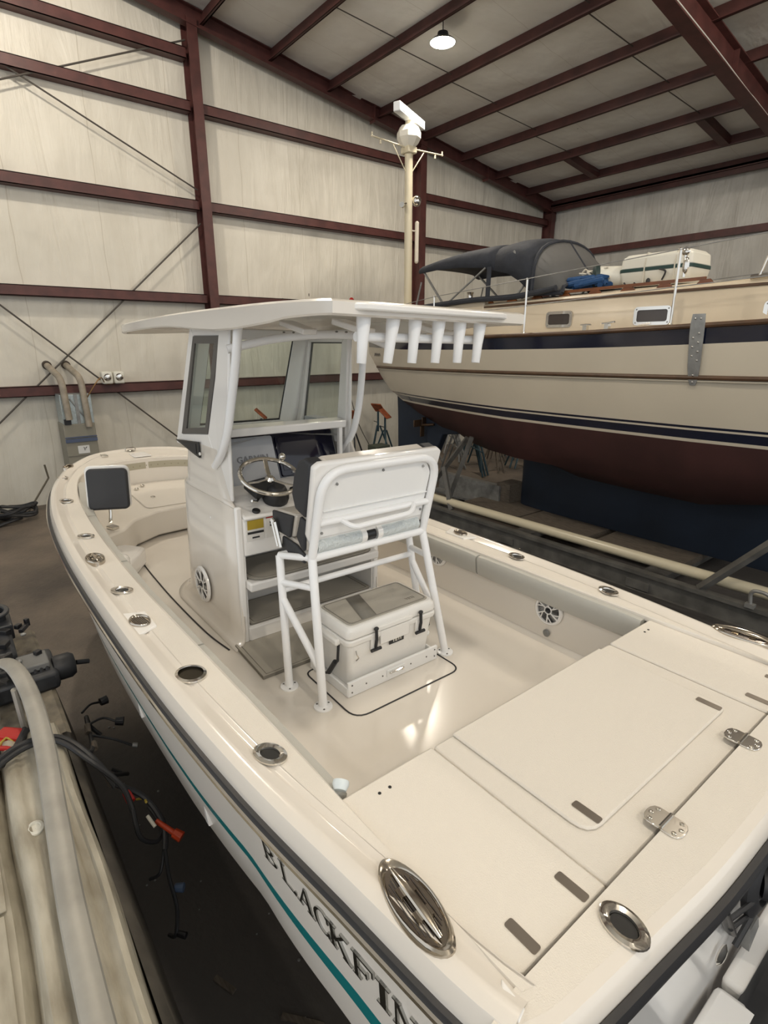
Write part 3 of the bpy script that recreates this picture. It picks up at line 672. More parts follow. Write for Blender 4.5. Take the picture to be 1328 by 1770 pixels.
# raised lettering on the hull side
def hull_y(x, z): return interp(x, WT)-.014-(.02+.18*min(1, max(0, (x-.5)/1.2)))*(gz(x)-.075-z)
GLY = {
 'B': [[(0, 0), (.09, 0), (.09, 1), (0, 1)], ['arc', .09, .26, .30, .26], ['arc', .09, .75, .24, .25]],
 'L': [[(0, 0), (.10, 0), (.10, 1), (0, 1)], [(0, 0), (.50, 0), (.52, .24), (.46, .24), (.40, .09), (0, .09)]],
 'A': [[(0, 0), (.07, 0), (.36, 1), (.30, 1)], [(.42, 0), (.56, 0), (.38, 1), (.28, 1)], [(.14, .3), (.5, .3), (.5, .38), (.16, .38)], [(-.08, 0), (.16, 0), (.16, .06), (-.08, .06)], [(.34, 0), (.66, 0), (.66, .06), (.34, .06)]],
 'C': [['carc']],
 'K': [[(0, 0), (.11, 0), (.11, 1), (0, 1)], [(.09, .42), (.42, 1), (.52, 1), (.16, .38)], [(.2, .55), (.46, 0), (.62, 0), (.28, .66)], [(.34, .94), (.6, .94), (.6, 1), (.34, 1)], [(.38, 0), (.68, 0), (.68, .06), (.38, .06)]],
 'F': [[(0, 0), (.11, 0), (.11, 1), (0, 1)], [(0, .91), (.52, .91), (.52, .72), (.57, .72), (.57, 1), (0, 1)], [(.1, .46), (.36, .46), (.36, .54), (.1, .54)], [(.34, .38), (.39, .38), (.39, .62), (.34, .62)]],
 'I': [[(.05, 0), (.17, 0), (.17, 1), (.05, 1)]],
 'N': [[(0, 0), (.06, 0), (.06, 1), (0, 1)], [(-.04, 1), (.1, 1), (.56, 0), (.46, 0)], [(.48, 0), (.54, 0), (.54, 1), (.48, 1)], [(.38, .94), (.66, .94), (.66, 1), (.38, 1)]],
}
SERIF = {'B': [(0, .1)], 'L': [(0, .1)], 'K': [(0, .11)], 'F': [(0, .11)], 'I': [(.05, .17)], 'N': [(0, .06)]}
m = MB(); x0 = 1.505; H_ = .10; Wd = .15
def lp(u, v, x):
    X = x-u*Wd; zt = .216+.035*min(1, max(0, (X-1.0)/.4)); return Vector((X, hull_y(X, zt-H_*(1-v))+.001, zt-H_*(1-v)))
def glyph_poly(P, x): m.ext([lp(u, v, x) for u, v in P], (0, .009, 0))
def band(c, r, w0, a0, a1, x, n=10):
    for k in range(n):
        A_ = radians(a0+(a1-a0)*k/n); B2 = radians(a0+(a1-a0)*(k+1)/n)
        w = lambda a: .05+w0*abs(cos(a))
        q = [(c[0]+(r[0])*cos(A_), c[1]+r[1]*sin(A_)), (c[0]+(r[0])*cos(B2), c[1]+r[1]*sin(B2)), (c[0]+(r[0]-w(B2))*cos(B2), c[1]+(r[1]-w(B2)*.8)*sin(B2)), (c[0]+(r[0]-w(A_))*cos(A_), c[1]+(r[1]-w(A_)*.8)*sin(A_))]
        glyph_poly(q, x)
LPOS = {'B': (1.445, .165), 'L': (1.335, .15), 'A': (1.245, .135), 'C': (1.158, .13), 'K': (1.072, .14), 'F': (.962, .15), 'I': (.862, .21), 'N': (.79, .15)}
for ch_ in 'BLACKFIN':
    x0, Wd = LPOS[ch_]
    if ch_ == 'C': band((.34, .5), (.34, .52), .07, 48, 312, x0, 14); glyph_poly([(.52, .66), (.58, .66), (.58, .98), (.52, .98)], x0); glyph_poly([(.52, .02), (.58, .02), (.58, .3), (.52, .3)], x0)
    else:
        for P in GLY[ch_]:
            if P[0] == 'arc': band((P[1], P[2]), (P[3]+.08, P[4]), .06, -90, 90, x0, 8)
            else: glyph_poly(P, x0)
        for a, b in SERIF.get(ch_, []):
            glyph_poly([(a-.07, 0), (b+.07, 0), (b+.07, .06), (a-.07, .06)], x0); glyph_poly([(a-.07, .94), (b+.07, .94), (b+.07, 1), (a-.07, 1)], x0)
m.build('name_lettering', mat('chrome_letters', (.46, .46, .44), .2, 1.0), boat, smooth=False)
# small white wedges low on the topside
for x in (3.27, 2.22):
    z = -.30; y = hull_y(x, z)
    m = MB(); m.ext([(x+.035, y-.02, z+.065), (x+.01, y-.02, z-.05), (x-.03, y-.02, z-.05)], (0, .035, -.0)); m.build('spray_wedge', GELW, boat)
# deck hardware on the transom face
m = MB(); m.lathe([(.001, .0), (.03, 0), (.034, .006), (.02, .016), (.001, .018)], (.345, .085, -.09), (-1, .1, 0), 18, 1, 1.3); m.build('through_hull_fitting', CHR, boat)
m = MB(); m.tube([(.335, .245, .25), (.345, .02, -.04)], .022, 10, flat=(.6, 1)); m.build('rigging_bracket', BLK, boat)
m = MB(); m.lathe([(.001, -.01), (.125, -.01), (.125, .01), (.10, .022), (.08, .03), (.075, .03), (.06, .0), (.001, .0)], (.33, -.10, .12), (-1, .0, .15), 24); m.tube(arcpts([(.32, -.10, .12), (.20, -.16, .12), (.05, -.32, .04)], .1), .055, 14)
m.build('rigging_tube', BLKR, boat)
m = MB(); m.tube([(.33, .16, .14), (.26, -.45, .02)], .008, 6); m.tube([(.33, .11, .06), (.26, -.48, -.05)], .008, 6); m.tube([(.335, -.05, -.16), (.30, -.30, .12)], .011, 6); m.build('steering_line', BLKR, boat)
m = MB(); m.ext([(.345, -.13, -.13), (.345, -.20, -.30), (.345, -.26, -.22), (.345, -.20, -.12)], (-.03, 0, 0)); m.build('trim_tab_bracket', GALV, boat)
m = MB(); m.ext(list(rrxy) if False else [(.345, .26, -.38), (.10, .24, -.40), (.10, -.02, -.40), (.345, .02, -.38)], (0, 0, .09)); m.build('swim_platform', GELW, boat, bevel=.02)
m = MB(); m.ext([(.345, -.03, -.38), (.10, -.05, -.40), (.10, -.9, -.40), (.345, -.9, -.38)], (0, 0, .07)); m.build('swim_platform', GELW, boat, bevel=.02)
m = MB(); m.box(-.35, .28, -.35, .14, -.62, -.30); m.build('engine_bracket', BLKR, boat, bevel=.03)
m = MB(); m.tube([(.2, -.2, .05), (-.1, -.3, .0)], .10, 12); m.build('engine_cowl_mount', GALV, boat)
# ---- console ----
def plan_ring(xa, yw, xf, rf, z, n=10, aft_in=0.0):
    """U shaped plan: port aft corner, along port side, round the front, back to starboard aft"""
    P = [Vector((xa, yw, z))]
    P += [Vector((xa+(xf-rf-xa)*k/4, yw, z)) for k in (1, 2, 3)]
    for k in range(n+1):
        a = pi/2*(1-k/n); P.append(Vector((xf-rf+rf*cos(a), (yw)*sin(a) if False else (yw-rf*.9)*1.0+rf*.9*sin(a), z)))
    P.append(Vector((xf+.03, 0, z)))
    return P+[Vector((p.x, -p.y, p.z)) for p in P[-2::-1]]
m = MB()
m.loft([plan_ring(3.05, .63, 4.44, .42, 0.0), plan_ring(3.05, .60, 4.42, .42, .012), plan_ring(3.06, .565, 4.37, .40, .05), plan_ring(3.08, .55, 4.34, .40, .12),
        plan_ring(3.10, .545, 4.31, .38, .5), plan_ring(3.12, .54, 4.27, .36, .93)], closed=False)
m.loft([plan_ring(3.12, .54, 4.27, .36, .93), plan_ring(3.18, .525, 4.265, .36, .945), plan_ring(3.22, .52, 4.26, .36, .96), plan_ring(3.40, .515, 4.17, .34, 1.26)], closed=False)
con = m.build('console', GEL, boat, solid=.02)
m = MB()
# front sloping top (under the windshield)
rg = plan_ring(3.40, .515, 4.17, .34, 1.26); n_ = len(rg)
m.add(rg+[Vector((p.x, p.y, p.z)) for p in [Vector((3.6, 0, 1.3))]], [(i, i+1, n_) for i in range(n_-1)]); m.build('console_top', GELW, con)
# aft face with two step recesses
def face_panel(m, x, y0, y1, z0, z1): m.box(x, x+.03, y0, y1, z0, z1)
m = MB(); face_panel(m, 3.085, .515, .56, 0, .95); face_panel(m, 3.085, -.56, -.515, 0, .95); face_panel(m, 3.085, -.515, .515, 0, .12); m.box(3.02, 3.12, -.515, .515, .395, .455); face_panel(m, 3.085, -.515, .515, .62, .88)
m.build('console_aft_face', GELW, con, bevel=.012)
m = MB(); m.box(3.45, 3.47, -.515, .515, 0, .9); m.box(3.1, 3.47, .505, .52, 0, .7); m.box(3.1, 3.47, -.52, -.505, 0, .7); m.box(3.1, 3.46, -.51, .51, .40, .44); m.box(3.1, 3.46, -.51, .51, .10, .125); m.build('step_recess', GELW, con)
def pad(name, pts, z, par, th=.014):
    m = MB(); m.ext([(x, y, z) for x, y in pts], (0, 0, th)); o = m.build(name, DEKD, par, bevel=.003)
    cx = sum(p[0] for p in pts)/len(pts); cy = sum(p[1] for p in pts)/len(pts)
    ins = []
    for x, y in pts:
        d = Vector((x-cx, y-cy)); l = d.length; ins.append((cx+d.x*(1-.030/l), cy+d.y*(1-.030/l)))
    ins1 = [(cx+(x-cx)*.997-0, cy+(y-cy)*.997) for x, y in pts]
    m = MB(); m.ext([(x, y, z+th) for x, y in ins1], (0, 0, .002)); m.build('pad_border', DEK, o)
    m = MB(); q = [Vector((x, y, z+th+.002)) for x, y in ins]; m.tube(q+[q[0]], .0035, 4); m.build('pad_groove', DEKD, o)
    return o
pad('step_pad', roundpoly([(3.03, .495), (3.44, .495), (3.44, -.495), (3.03, -.495)], [.12, .02, .02, .12]), .452, boat)
pad('step_pad', roundpoly([(3.10, .495), (3.44, .495), (3.44, -.495), (3.10, -.495)], [.02]*4), .125, boat)
# helm sole mat
# helm slope and dash
m = MB(); m.ext([(3.06, .515, .86), (3.06, .515, .885), (3.43, .49, 1.0), (3.5, .49, 1.0), (3.5, .49, .86)], (0, -1.0, 0)); m.build('helm_slope', GELW, con, bevel=.015)
m = MB(); m.ext([(3.44, .465, .96), (3.60, .465, 1.37), (3.66, .465, 1.37), (3.55, .465, .93)], (0, -.93, 0)); dash = m.build('dash_panel', DASH, con, bevel=.01)
dn = Vector((-.41, 0, .16)).normalized(); du = Vector((.16, 0, .41)).normalized()
def onD(y, s, off=0.0): return Vector((3.44, y, .96))+du*s+dn*off
def dplate(name, y0, y1, s0, s1, th, mt, par, r=.01, bevel=.003, off=0.0):
    cy, cs = (y0+y1)/2, (s0+s1)/2
    pts = [onD(cy+a, cs+b, off) for a, b in rrect(abs(y1-y0), abs(s1-s0), r, 3)]
    m = MB(); m.ext(pts, dn*th); return m.build(name, mt, par, bevel=bevel)
cov = dplate('display_cover', .415, .06, .02, .35, .03, STEEL_G, con, .015)
mw = Matrix.Translation(onD(.235, .195, .033))@Matrix((Vector((0, -1, 0)), du, dn)).transposed().to_4x4()
textmesh('display_lettering', 'GARMIN', .062, .002, mat('grey_letter', (.16, .165, .18), .4), cov, mw, bold=.001)
dplate('chart_display', .03, -.32, .05, .34, .012, DASH, con, .015)
dplate('display_glass', .01, -.30, .09, .33, .003, mat('display_glass', (.012, .011, .022), .03), con, .005, off=.0125)
m = MB(); m.tube([onD(-.05, .07, .02), onD(-.30, .055, .02)], .003, 5); m.build('panel_trim_line', GELW, con)
# brow over the dash
m = MB(); m.ext([(3.375, .475, 1.33), (3.37, .475, 1.385), (3.50, .475, 1.395), (3.56, .475, 1.34)], (0, -.95, 0)); brow = m.build('dash_brow', GELW, con, bevel=.01)
m = MB(); m.box(3.38, 3.42, -.445, -.415, 1.0, 1.34); m.build('dash_side_post', GELW, con, bevel=.008)
m = MB(); m.ext([(3.44, -.37, .95), (3.62, -.37, 1.38), (3.8, -.37, 1.38), (3.8, -.37, .95)], (0, -.1, 0)); m.build('dash_side_panel', STEEL_G, con)
# upper cabin: raked side frames with dark framed windows, front windshield
def quadframe(m, outer, inner, vec):
    v = Vector(vec); n = len(outer)
    for i in range(n):
        j = (i+1) % n; m.ext([outer[i], outer[j], inner[j], inner[i]], v)
for s in (1, -1):
    y = s*.525
    out = [(3.42, y, 1.20), (4.17, y*.99, 1.20), (3.76 if s > 0 else 3.90, y*.95, 2.02), (3.12 if s > 0 else 3.34, y*.95, 2.02)]
    inn = [(3.52, y, 1.345), (4.03, y*.985, 1.285), (3.70, y*.955, 1.955), (3.27, y*.955, 1.955)] if s > 0 else [(3.53, y, 1.33), (4.05, y*.985, 1.30), (3.87, y*.955, 1.935), (3.42, y*.955, 1.935)]
    m = MB(); quadframe(m, out, inn, (0, -s*.035, 0)); cb = m.build('cabin_side', GELW, con, bevel=.006)
    q = [Vector(p)+Vector((0, s*.004, 0)) for p in inn]; c = sum(q, Vector())/4
    q2 = [c+(p-c)*.80+Vector((0, s*.0, -.0)) for p in q]; q2 = [Vector((c.x+(p.x-c.x)*(.74 if s > 0 else .95), p.y, c.z+(p.z-c.z)*(.86 if s > 0 else .97))) for p in q]
    m = MB(); quadframe(m, [tuple(p) for p in q], [tuple(p) for p in q2], (0, -s*.012, 0)); m.build('window_border', GRAPH, cb)
    m = MB(); m.add([p+Vector((0, -s*.014, 0)) for p in q2], [(0, 1, 2, 3)]); m.build('window_glass', GLASS, cb)
    m = MB(); P = [(3.0, y*.95, 2.02), (3.28, y*.95, 2.02), (3.60, y, .98), (3.27, y, .95), (3.06, y*.97, 1.6)]
    m = MB(); m.ext([(3.12 if s > 0 else 3.34, y*.97, 2.02), (3.265 if s > 0 else 3.42, y*.97, 2.02), (3.53, y*1.0, 1.21), (3.53, y, .95), (3.21 if s > 0 else 3.38, y, .95), (3.20 if s > 0 else 3.37, y, 1.4)], (0, -s*.024, 0)); m.build('cabin_pillar', GELW, con, bevel=.015)
    # black vent below the window
    m = MB(); m.ext([(4.12, y*1.012, 1.235), (3.66, y*1.012, 1.275), (3.66, y*1.012, 1.165), (3.78, y*1.012, 1.18)], (0, s*.012, 0)); m.build('side_vent', BLK, con, bevel=.003)
    m = MB(); m.ext([(3.98, y*1.03, 1.235), (3.70, y*1.03, 1.258), (3.70, y*1.03, 1.19), (3.80, y*1.03, 1.20)], (0, s*.006, 0)); m.build('vent_lens', BLKR, con)
    for x, z in ((3.63, 1.20), (3.52, .78), (3.40, .44)):
        m = MB(); m.ell((x, s*.548, z), (.012, .008, .012), 8, 6); m.build('panel_fastener', GELW, con)
m = MB(); fo = [(4.17, .49, 1.26), (4.17, -.49, 1.26), (3.90, -.47, 2.02), (3.78, .47, 2.02)]
fi = [(4.12, .36, 1.33), (4.12, -.31, 1.33), (3.89, -.33, 1.95), (3.80, .36, 1.95)]
quadframe(m, fo, fi, (-.03, 0, -.01)); ws = m.build('windshield_frame', GELW, con, bevel=.005)
m = MB(); m.add([tuple(Vector(p)+Vector((-.01, 0, 0))) for p in fi], [(0, 1, 2, 3)]); m.build('windshield_glass', GLASS, ws)
m = MB(); q = [Vector(p)+Vector((-.018, 0, 0)) for p in fi]; m.tube(q+[q[0]], .008, 5); m.build('windshield_seal', BLKR, ws)
speaker((3.70, .575, .235), (0, 1, .0), .135, parent=boat)
# helm controls
def disc(name, c, n, r, h, mt, par, seg=20): m = MB(); m.lathe([(.001, 0), (r, 0), (r, h*.7), (r*.9, h), (.001, h)], c, n, seg); return m.build(name, mt, par)
hn = Vector((-.30, 0, .954)).normalized()
def onH(x, y, o=0): return Vector((x, y, .888+(x-3.06)*.31))+hn*o
disc('accessory_socket', onH(3.10, .415), hn, .026, .012, BLK, con); disc('accessory_socket', onH(3.27, .05), hn, .026, .012, BLK, con)
m = MB(); m.obox(onH(3.14, .09, .008), (.075, .035, .02), basis((.92, 0, .39), hn)); m.build('ignition_switch', BLK, con, bevel=.006)
m = MB(); m.obox(onH(3.16, -.01, .006), (.085, .10, .012), basis((.92, 0, .39), hn)); k_ = m.build('rocker_switch_panel', BLK, con, bevel=.004)
m = MB(); [m.obox(onH(3.16, -.01+dy, .015), (.05, .02, .01), basis((.92, 0, .39), hn)) for dy in (-.03, 0, .03)]; m.build('rocker_switch', BLKR, k_, bevel=.002)
m = MB(); m.lathe([(.001, 0), (.085, 0), (.085, .05), (.06, .10), (.04, .13), (.001, .13)], onH(3.19, .235), (-.55, 0, .83), 20); m.obox(onH(3.25, .30, .07), (.14, .20, .05), basis((.92, .2, .39), hn)); helm = m.build('helm_boot', BLKR, con, bevel=.01)
m = MB(); m.tube([onH(3.22, .33, .02), onH(3.13, .40, .05), onH(3.12, .44, .07)], .008, 8); m.build('tilt_lever', CHR, helm)
wc = Vector((3.06, .325, 1.125)); wn = Vector((-.42, .02, .905)).normalized()
m = MB(); m.torus(wc, .185, .0135, wn, 44, 10); wh = m.build('steering_wheel', CHR, con)
u = Vector((.905, 0, .42)).normalized(); v = wn.cross(u)
m = MB(); m.lathe([(.001, -.03), (.028, -.03), (.033, -.018), (.02, -.004), (.001, .0)], wc, wn, 16)
for a in (radians(100), radians(-15), radians(220)):
    d = u*cos(a)+v*sin(a); m.tube([wc+d*.02-wn*.02, wc+d*.09-wn*.018, wc+d*.182], .0085, 8, flat=(.7, 1.6))
m.build('wheel_spokes', CHR, wh)
d = u*cos(radians(-48))+v*sin(radians(-48)); m = MB(); m.ell(wc+d*.185+wn*.04, (.024, .024, .026)); m.tube([wc+d*.185, wc+d*.185+wn*.02], .007, 8); m.build('spinner_knob', CHR, wh)
m = MB(); m.obox(onH(3.22, -.14, .04), (.12, .07, .09), basis((.92, 0, .39), hn)); th = m.build('throttle_control', BLKR, con, bevel=.015)
m = MB(); m.tube(smooth_path([onH(3.2, -.10, .06), onH(3.14, -.095, .16), onH(3.17, -.10, .24)]), .009, 8); m.ell(onH(3.17, -.10, .24), (.016, .016, .025)); m.ell(onH(3.13, -.11, .03), (.026, .02, .03)); m.build('throttle_lever', CHR, th)
# labels below the helm
def label_plate(y0, y1, z0, z1, mt, name, par): m = MB(); m.box(3.078, 3.084, y0, y1, z0, z1); return m.build(name, mt, par)
YL = mat('yellow_label', (.42, .30, .03), .5); PAP = mat('white_label', (.70, .68, .64), .5)
a = label_plate(.375, .495, .72, .86, PAP, 'warning_label', con); label_plate(.38, .49, .795, .855, YL, 'label_header', a).location = (-.002, 0, 0); label_plate(.38, .49, .765, .78, BLKR, 'label_band', a).location = (-.002, 0, 0); label_plate(.41, .46, .735, .745, BLKR, 'label_text', a).location = (-.002, 0, 0)
a = label_plate(.07, .36, .72, .86, PAP, 'capacity_label', con); label_plate(.07, .36, .85, .857, RED, 'label_header', a).location = (-.002, 0, 0)
m = MB(); [m.box(3.074, 3.078, .09, .27, .835-.014*k, .839-.014*k) for k in range(7)]; [m.box(3.074, 3.078, .305+.018*(k % 2), .318+.018*(k % 2), .815-.02*(k//2), .827-.02*(k//2)) for k in range(4)]; m.build('label_text', SEAM, a)
# ---- hardtop ----
HT = [(1.93, .60, 2.075), (2.1, .61, 2.08), (2.6, .62, 2.085), (3.6, .62, 2.08), (4.3, .62, 2.065), (4.8, .61, 2.05), (5.08, .58, 2.04), (5.2, .46, 2.04), (5.26, 0, 2.06)]
def htring(dz, sc, zlow=None):
    out = []
    for x, y, z in HT: out.append(Vector((3.4+(x-3.4)*sc, y*sc, z+dz)))
    P = smooth_path(out, 4)
    return P+[Vector((p.x, -p.y, p.z)) for p in P[-2::-1]]
edge = lambda x: (.058 if x > 2.4 else .05)+.050*math.exp(-((x-3.0)/.65)**2)
def htr(fz, sc):
    r = htring(0, sc); return [Vector((p.x, p.y, p.z+fz(p.x))) for p in r]
m = MB()
rs = [htr(lambda x: .012, .93), htr(lambda x: .01, .985), htr(lambda x: 0.0, 1.0), htr(lambda x: -edge(x)+.008, 1.0), htr(lambda x: -edge(x), .99), htr(lambda x: -edge(x)+.002, .965), htr(lambda x: -.02, .945), htr(lambda x: -.018, .90)]
m.loft(rs, closed=False)
for rg_ in (rs[0], rs[-1]):
    n_ = len(rg_); h_ = n_//2; m.add(rg_, [(i, i+1, n_-2-i, n_-1-i) for i in range(h_)])
# rear edge strip closing the section
ends = [r[0] for r in rs]; ends2 = [r[-1] for r in rs]; m.add(ends+ends2, [(i, i+1, len(ends)+i+1, len(ends)+i) for i in range(len(ends)-1)])
top = m.build('hardtop', GEL, boat, sharp=30)
# stepped rear lip
m = MB(); m.ext([(1.95, .52, 2.045), (1.90, .45, 2.045), (1.90, -.40, 2.045), (1.95, -.50, 2.045), (2.1, -.50, 2.045), (2.1, .52, 2.045)], (0, 0, .030)); m.build('rear_lip', GELW, top, bevel=.008)
for (x, y) in ((2.75, .28), (2.35, .2), (2.35, -.35)):
    m = MB(); m.obox((x, y, 2.0), (.26, .09, .03), Matrix.Rotation(-.2, 3, 'Y')); pp = m.build('mount_plate', GELW, top, bevel=.006)
    m = MB(); [m.ell((x+a, y+b, 1.975), (.008, .008, .005), 8, 4) for a in (-.1, .1) for b in (-.03, .03)]; m.build('plate_bolt', SEAM, pp)
# rocket launchers
RH = [((.406, .391), 1), ((.26, .222), 0), ((.114, .095), 0), ((-.035, -.056), 0), ((-.187, -.198), 0), ((-.323, -.345), 0)]
for y, x in RH:
    m = MB(); p = Vector((2.0, y[0], 1.833)); q = Vector((2.0, y[1], 2.07)); ax = (q-p)
    m.lathe([(.001, 0), (.020, 0), (.0215, .002), (.024, .09), (.031, .17), (.0325, .24), (.0335, .25), (.026, .25), (.024, .23)], p, ax, 18); o = m.build('rod_launcher', PCW, top)
# T-top tubes
for s in (1, -1):
    m = MB(); m.tube(arcpts([(2.88, .56, 2.03), (2.95, .56, 1.80), (3.12, .56, 1.40), (3.22, .56, 1.27), (3.42, .53, 1.15)] if s > 0 else [(3.22, -.52, 2.03), (3.24, -.52, 1.745), (3.28, -.52, 1.48), (3.36, -.52, 1.27), (3.50, -.50, 1.12)], .12, 6), .025, 12); m.build('top_support_tube', PCW, boat)
m = MB(); m.tube(smooth_path([(3.05, .56, 1.88), (2.98, .3, 1.94), (2.9, 0, 1.97), (2.9, -.3, 1.96), (2.98, -.56, 1.90)], 6), .024, 12); m.build('top_cross_tube', PCW, boat)
m = MB(); m.tube([(2.05, .40, 1.945), (2.05, .1, 1.945), (2.05, -.36, 1.945)], .021, 12); m.build('launcher_rail', PCW, boat)
# ---- leaning post ----
lp_ = thing('leaning_post', (0, 0, 0), 'white tube framed helm seat with charcoal cushions standing behind the console', 'seat'); lp_.matrix_world = BM4
legs = {}
R0 = .0245
def rear_leg(s):
    f = Vector((2.23, s*.47+.022, 0)); b = Vector((2.42, s*.405+.02, .80)); t = Vector((2.30, s*.40+.02, 1.30))
    return f, b, t
fP, bP, tP = rear_leg(1); fS, bS, tS = rear_leg(-1)
m = MB(); m.tube([fP, bP], R0, 14); m.tube([bP, bP], R0) if False else None; m.build('rear_leg', PCW, lp_)
m = MB(); m.tube([fS, bS], R0, 14); m.build('rear_leg', PCW, lp_)
m = MB(); m.tube(arcpts([bP, tP, tS, bS], .16, 9), R0, 14); m.build('backrest_hoop', PCW, lp_)
gP = Vector((2.51, .545, 0)); gS = Vector((2.51, -.50, 0)); hP = Vector((2.65, .50, .765)); hS = Vector((2.65, -.46, .765))
for a, b in ((gP, hP), (gS, hS)):
    m = MB(); m.tube([a, b+(a-b)*0], R0*.95, 14); m.build('front_leg', PCW, lp_)
for p in (fP, fS, gP, gS):
    m = MB(); m.lathe([(.001, .0), (.052, .0), (.052, .008), (.03, .010), (.001, .012)], p, (0, 0, 1), 20); fo_ = m.build('foot_flange', PCW, lp_)
    m = MB(); [m.ell(p+Vector((.038*cos(a), .038*sin(a), .011)), (.006, .006, .003), 8, 4) for a in (.6, 2.7, 4.8)]; m.build('flange_bolt', SEAM, fo_)
for nm, a, b, r in (('seat_rail', bP, bS, R0), ('seat_rail', bP, hP, .02), ('seat_rail', bS, hS, .02), ('seat_rail', hP, hS, .02), ('cross_rail', gP.lerp(hP, .74), gS.lerp(hS, .74), .019),
                    ('side_rail', gP.lerp(hP, .80), fP.lerp(bP, .80), .019), ('side_rail', gS.lerp(hS, .80), fS.lerp(bS, .80), .019), ('diagonal_brace', gP.lerp(hP, .68), fP.lerp(bP, .25), .021), ('diagonal_brace', gS.lerp(hS, .68), fS.lerp(bS, .25), .021)):
    m = MB(); m.tube([a, b], r, 12); m.build(nm, PCW, lp_)
# backrest: shell, panel, pad
lean = (tP-bP).normalized(); yv = Vector((0, 1, 0)); bn = yv.cross(lean).normalized()
if bn.x > 0: bn = -bn                         # bn points aft
RB3 = Matrix((yv, lean, bn)).transposed()
bc = (bP+tP+bS+tS)/4
def bb(y, l, n): return Vector((0, y+.02, 0))+Vector((bc.x, 0, bc.z))+lean*l+bn*n
def bpoly(pts, n0, n1, mt, name, par, bevel=.01, seg=2):
    m = MB(); m.ext([bb(y, l, n0) for y, l in pts], bn*(n1-n0)); return m.build(name, mt, par, bevel=bevel, seg=seg)
shell = bpoly([(-.40, -.20), (.40, -.20), (.43, -.13), (.445, .27), (.41, .292), (-.41, .292), (-.445, .27), (-.43, -.13)], -.065, -.024, GELW, 'backrest_shell', lp_, .014, 3)
def cushion(prof, name, ya=.455, yb=-.415, w=.09, bev=.018):
    m = MB(); m.ext([(x, ya-w, z) for x, z in prof], (0, -(ya-yb)+2*w, 0)); o = m.build(name, GEL, lp_, bevel=bev, seg=3)
    cx = sum(p[0] for p in prof)/len(prof); cz = sum(p[1] for p in prof)/len(prof); pr = [(cx+(x-cx)*.97, cz+(z-cz)*.97) for x, z in prof]
    for y0, y1 in ((ya, ya-w), (yb+w, yb)):
        m = MB(); m.ext([(x, y0, z) for x, z in (pr if name != 'backrest_cushion' else prof)], (0, y1-y0, 0)); m.build('end_panel', CHAR, o, bevel=bev*.8, seg=3)
    return o
cushion([(2.43, 1.03), (2.53, 1.06), (2.56, 1.14), (2.53, 1.25), (2.48, 1.33), (2.42, 1.355), (2.355, 1.335), (2.385, 1.2)], 'backrest_cushion', .462, -.422)
cushion([(2.435, 1.015), (2.49, 1.03), (2.54, .90), (2.48, .83), (2.455, .83)], 'lumbar_cushion', w=.02)
cushion([(2.81, .99), (2.565, 1.01), (2.61, .865), (2.75, .87), (2.81, .90)], 'folding_bolster', w=.02)
cushion([(2.70, .862), (2.54, .85), (2.44, .81), (2.45, .76), (2.72, .76)], 'seat_cushion', w=.02)
pan = bpoly([(-.375, -.145), (.375, -.145), (.375, .15), (.30, .255), (-.30, .255), (-.375, .15)], -.028, -.012, POLY, 'backrest_panel', lp_, .004)
for l in (.02, -.03):
    m = MB(); m.tube([bb(-.37, l, -.006), bb(.37, l, -.006)], .008, 8, flat=(.5, 1)); m.build('panel_rib', POLY, pan)
for y, l in ((.30, .17), (0, .21), (-.30, .195), (.355, -.115), (-.355, -.10)):
    m = MB(); m.ell(bb(y, l, -.008), (.008, .008, .008), 8, 6); m.build('panel_screw', GALV, pan)
m = MB(); m.tube([bb(-.395, -.045, 0), bb(.395, -.045, 0)], .020, 12); m.build('back_crossbar', PCW, lp_)
m = MB(); m.tube(arcpts([bb(.25, -.045, .012), bb(.21, -.065, .075), bb(-.20, -.05, .08), bb(-.27, -.035, .012)], .06, 6), .015, 10); m.build('grab_handle', PCW, lp_)
for a, b in ((.375, .045), (-.035, -.36)):
    m = MB(); m.tube([bb(a, -.205, -.03), bb(b, -.205, -.03)], .042, 16); rl = m.build('bolster_roll', PILL, lp_)
    m = MB(); e = b if a > 0.1 else a; m.tube([bb(e+.035*(1 if a > .1 else -1), -.205, -.03), bb(e, -.205, -.03)], .046, 16); m.build('roll_strap', GELW, rl)
m = MB(); m.tube([bb(.04, -.21, -.035), bb(-.03, -.21, -.035)], .036, 12); m.build('roll_core', BLK, lp_)
for y in (.10, -.17):
    m = MB(); m.obox(bb(y, -.245, .005), (.015, .10, .02)); m.build('mount_tab', GELW, lp_)
for s in (1, -1):
    y0 = .475 if s > 0 else -.435
    m = MB(); m.tube([(2.765, y0, .945), (2.70, y0, .80)], .014, 8, flat=(.7, 1)); m.tube([(2.735, y0, .935), (2.675, y0, .80)], .010, 8); m.tube([(2.765, y0, .945), (2.735, y0, .935)], .012, 8); m.build('bolster_hinge', CHR, lp_)
# ---- hatch gasket lines and sole details ----
q = [Vector((x, y, .002)) for x, y in roundpoly([(2.58, .40), (2.03, .415), (2.03, -.385), (2.58, -.39)], [.06, .10, .08, .05], 6)]
m = MB(); m.tube(q+[q[0]], .005, 5); m.build('sole_hatch_seam', BLKR, boat)
q = smooth_path([(3.10, .655, .003), (3.4, .685, .003), (3.95, .69, .003), (4.4, .68, .003), (4.85, .66, .003), (5.3, .62, .003), (5.55, .56, .003)], 6)
m = MB(); m.tube(q, .006, 5); m.build('deck_joint_line', BLKR, boat)
